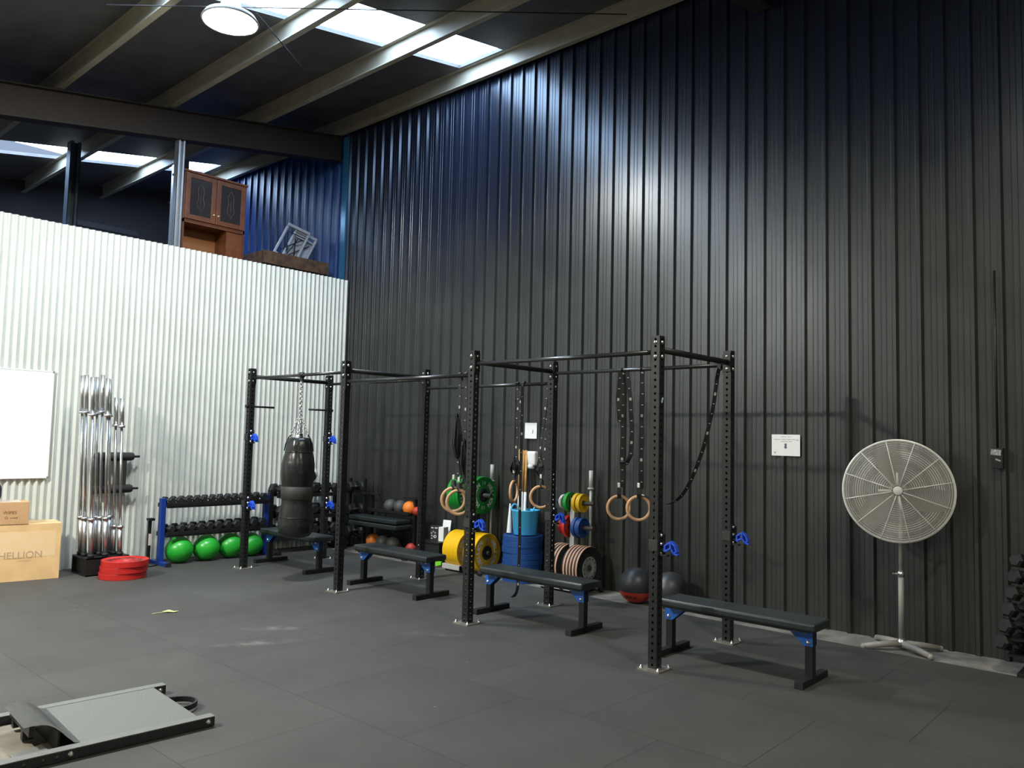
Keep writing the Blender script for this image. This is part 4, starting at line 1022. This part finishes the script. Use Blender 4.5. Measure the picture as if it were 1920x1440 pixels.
# local: +y towards far end (0), deck extends to -y; x from 0 (near rail) to -.76 (far rail)
for x in (-.03, -.745):
    bm = BM(); w_ = .03
    box2(bm, (x-w_, -1.35, .004), (x+w_, 0, .052)); rl = obj('rail', bm, sledk, sd)
    bm = BM(); box2(bm, (x-w_-.0005, -1.35, .052), (x+w_+.0005, 0.0005, .056)); obj('rail_top', bm, sledm, rl, label='grey top face of the rail')
    for y in (-.035, -.72):
        inst('bolt', bolt_me, rl, (x+w_+.001, y, .03), (0, PI/2, 0))
    bm = BM()
    for y in (-.78, -.84, -.92, -1.0): lathe(bm, [(0, 0), (.009, 0), (.009, .0012), (0, .0012)], 'x', (x+w_+.0002, y, .028), 12)
    obj('hole', bm, inkb, rl)
bm = BM(); box2(bm, (-.715, -.68, .045), (-.06, -.075, .054)); obj('deck', bm, treadm, sd, label='fine ribbed grey deck')
# hump: curved sheet narrowing to its lip
bm = BM()
pr = [(-.66, .0555, 0.), (-.69, .062, .0), (-.715, .085, .02), (-.74, .112, .045), (-.765, .132, .07), (-.79, .143, .09), (-.82, .148, .1), (-.86, .147, .11), (-.89, .143, .12)]
rows = []
for y, z, ins in pr:
    rows.append([bm.verts.new((-.06-ins*1.0+(ins*2.0-.655)*u, y, z)) for u in (0, .25, .5, .75, 1)])
for a, b in zip(rows, rows[1:]):
    for j in range(4): f = bm.faces.new((a[j], a[j+1], b[j+1], b[j])); f.smooth = True
bmesh.ops.solidify(bm, geom=bm.faces[:], thickness=.004); obj('hump', bm, sledm, sd, label='curved grey sheet rising from the deck')
bm = BM(); box2(bm, (-.6, -.86, .085), (-.2, -.84, .14)); box2(bm, (-.6, -.85, .03), (-.56, -.8, .1)); box2(bm, (-.4, -.85, .02), (-.36, -.8, .1)); box2(bm, (-.62, -.75, .01), (-.12, -.74, .11)); obj('crossbar', bm, sledk, sd)
bm = BM(); box2(bm, (-.71, -1.35, .003), (-.065, -.7, .009)); obj('lower_sheet', bm, dusty, sd, label='dusty beige lower sheet')
bm = BM(); box(bm, (-.13, -.87, .035), (.1, .14, .004), (R(6), 0, R(5))); obj('flap', bm, sledm, sd)
bm = BM(); pts = [(-.29-.11*1-.11*math.cos(a*PI/12), -.085+.14*math.sin(a*PI/12), .028) for a in range(13)]
ribbon(bm, pts, .03, (0, 0, 1), .012); obj('pull_loop', bm, strapm, sd, label='dark loop at the far end')

# scrap on the floor
bm = BM(); pts = [(0, 0), (.05, .02), (.1, .012), (.145, -.01), (.11, -.03), (.06, -.035), (.015, -.045), (.045, -.018)]
vs = [bm.verts.new((x, y, .003+.012*math.sin(i*1.7)**2)) for i, (x, y) in enumerate(pts)]; bm.faces.new(vs); bmesh.ops.triangulate(bm, faces=bm.faces[:]); bmesh.ops.solidify(bm, geom=bm.faces[:], thickness=.002)
ribbon(bm, [(.01, -.03, .004), (-.03, -.07, .006), (-.06, -.085, .004)], .006, (1, -1, 0), .002)
o = obj('torn_strip', bm, greenish); o.location = (-7.13, 3.3, .001); o.rotation_euler = (0, 0, R(48)); tag(o, 'scrap of yellow-green tape lying alone on the mats', 'litter')

# ------------------------------------------------------------------ mezzanine things
cab = thing('display_cabinet', 'varnished timber cabinet with two leaded glass doors above the corrugated wall', 'cabinet', (-10.45, 5.29, 3.9))
hw, zt = .455, 1.27
bm = BM()
box2(bm, (-.35, -hw, 0), (0, -hw+.02, zt)); box2(bm, (-.35, hw-.02, 0), (0, hw, zt)); box2(bm, (-.36, -hw-.02, zt), (.02, hw+.02, zt+.03), .004); box2(bm, (-.35, -hw, .57), (0, hw, .6)); box2(bm, (-.35, -hw, 0), (0, hw, .03))
box2(bm, (-.02, -hw, .595), (.0, hw, .62))
obj('carcass', bm, cabw, cab)
bm = BM(); box2(bm, (-.35, -hw, 0), (-.34, hw, zt)); obj('back_panel', bm, cabi, cab)
bm = BM(); box2(bm, (-.3, .21, .03), (-.02, hw-.02, .57)); box2(bm, (-.34, .19, .03), (-.02, .21, .57)); obj('divider', bm, cabw, cab)
for s in (-1, 1):
    a, b = (-hw+.015, -.004) if s < 0 else (.004, hw-.015)
    bm = BM(); f_ = .065
    box2(bm, (0, a, .62), (.022, a+f_, zt-.01), .003); box2(bm, (0, b-f_, .62), (.022, b, zt-.01), .003); box2(bm, (0, a+f_, .62), (.022, b-f_, .62+f_), .003); box2(bm, (0, a+f_, zt-.01-f_), (.022, b-f_, zt-.01), .003)
    d_ = obj('door', bm, cabw, cab)
    bm = BM(); box2(bm, (.006, a+f_-.005, .62+f_-.005), (.011, b-f_+.005, zt-.005-f_)); obj('glass_pane', bm, glassd, d_)
    bm = BM(); ym = (a+b)/2
    for q in (-1, 1): tube(bm, smooth([Vector(p) for p in ((.013, ym, 1.15), (.013, ym+q*.05, 1.05), (.013, ym+q*.03, .95), (.013, ym+q*.06, .85), (.013, ym, .75))], 1), .0025, 6)
    tube(bm, [(.013, ym, .7), (.013, ym, 1.18)], .0025, 6); obj('lead_tracery', bm, mat('lead_came', (.16, .15, .14), .4, metal=.6), d_)
    bm = BM(); sphere(bm, (.035, (b-.03) if s < 0 else (a+.03), .74), .014, u=14, v=10); obj('knob', bm, brass, d_)
tbm = thing('timber_beam', 'rough dark timber tray edge resting above the corrugated wall', 'timber', (-10.25, 6.5, 4.08))
bm = BM(); box2(bm, (-.1, -.55, 0), (-.0, .58, .19), .008); obj('long_board', bm, beamw, tbm)
bm = BM(); box2(bm, (-.9, -.55, .0), (-.1, -.47, .19), .008); obj('end_board', bm, beamw, tbm)
bm = BM(); box2(bm, (-.9, -.45, -.18), (-.4, .5, 0)); obj('bearer', bm, beamw, tbm)
for i, (dy, dz, ang) in enumerate(((0, 0, R(-26)), (.16, -.05, R(-27)))):
    t = thing('folding_chair', 'pale grey folded chair, %s of the two stacked behind the timber' % ('left', 'right')[i], 'chair', (-10.7-.05*i, 6.55+dy, 4.3+dz), (ang, 0, 0), group='folded chairs on the mezzanine')
    bm = BM()
    for a, b in (((-.02, -.2, .0), (.02, -.17, .5)), ((-.02, .17, .0), (.02, .2, .6))): box2(bm, a, b, .006)
    box(bm, (0, 0, .58), (.04, .4, .05), (R(14), 0, 0), bev=.01); box2(bm, (-.02, -.18, -.02), (.02, .2, .03), .006)
    obj('frame', bm, chairm, t)
    if i == 1:
        bm = BM(); box2(bm, (-.03, -.17, .02), (-.018, .17, .55), .003); obj('seat_panel', bm, chairm, t)
    bm = BM()
    for a, b in (((.02, -.16, .42), (.02, .15, .5)), ((.02, -.12, .1), (.02, .12, .45)), ((.02, -.14, .4), (.02, -.02, .12)), ((.02, .0, .1), (.02, .05, .42))): tube(bm, [a, b], .008, 8)
    obj('brace', bm, powder, t)
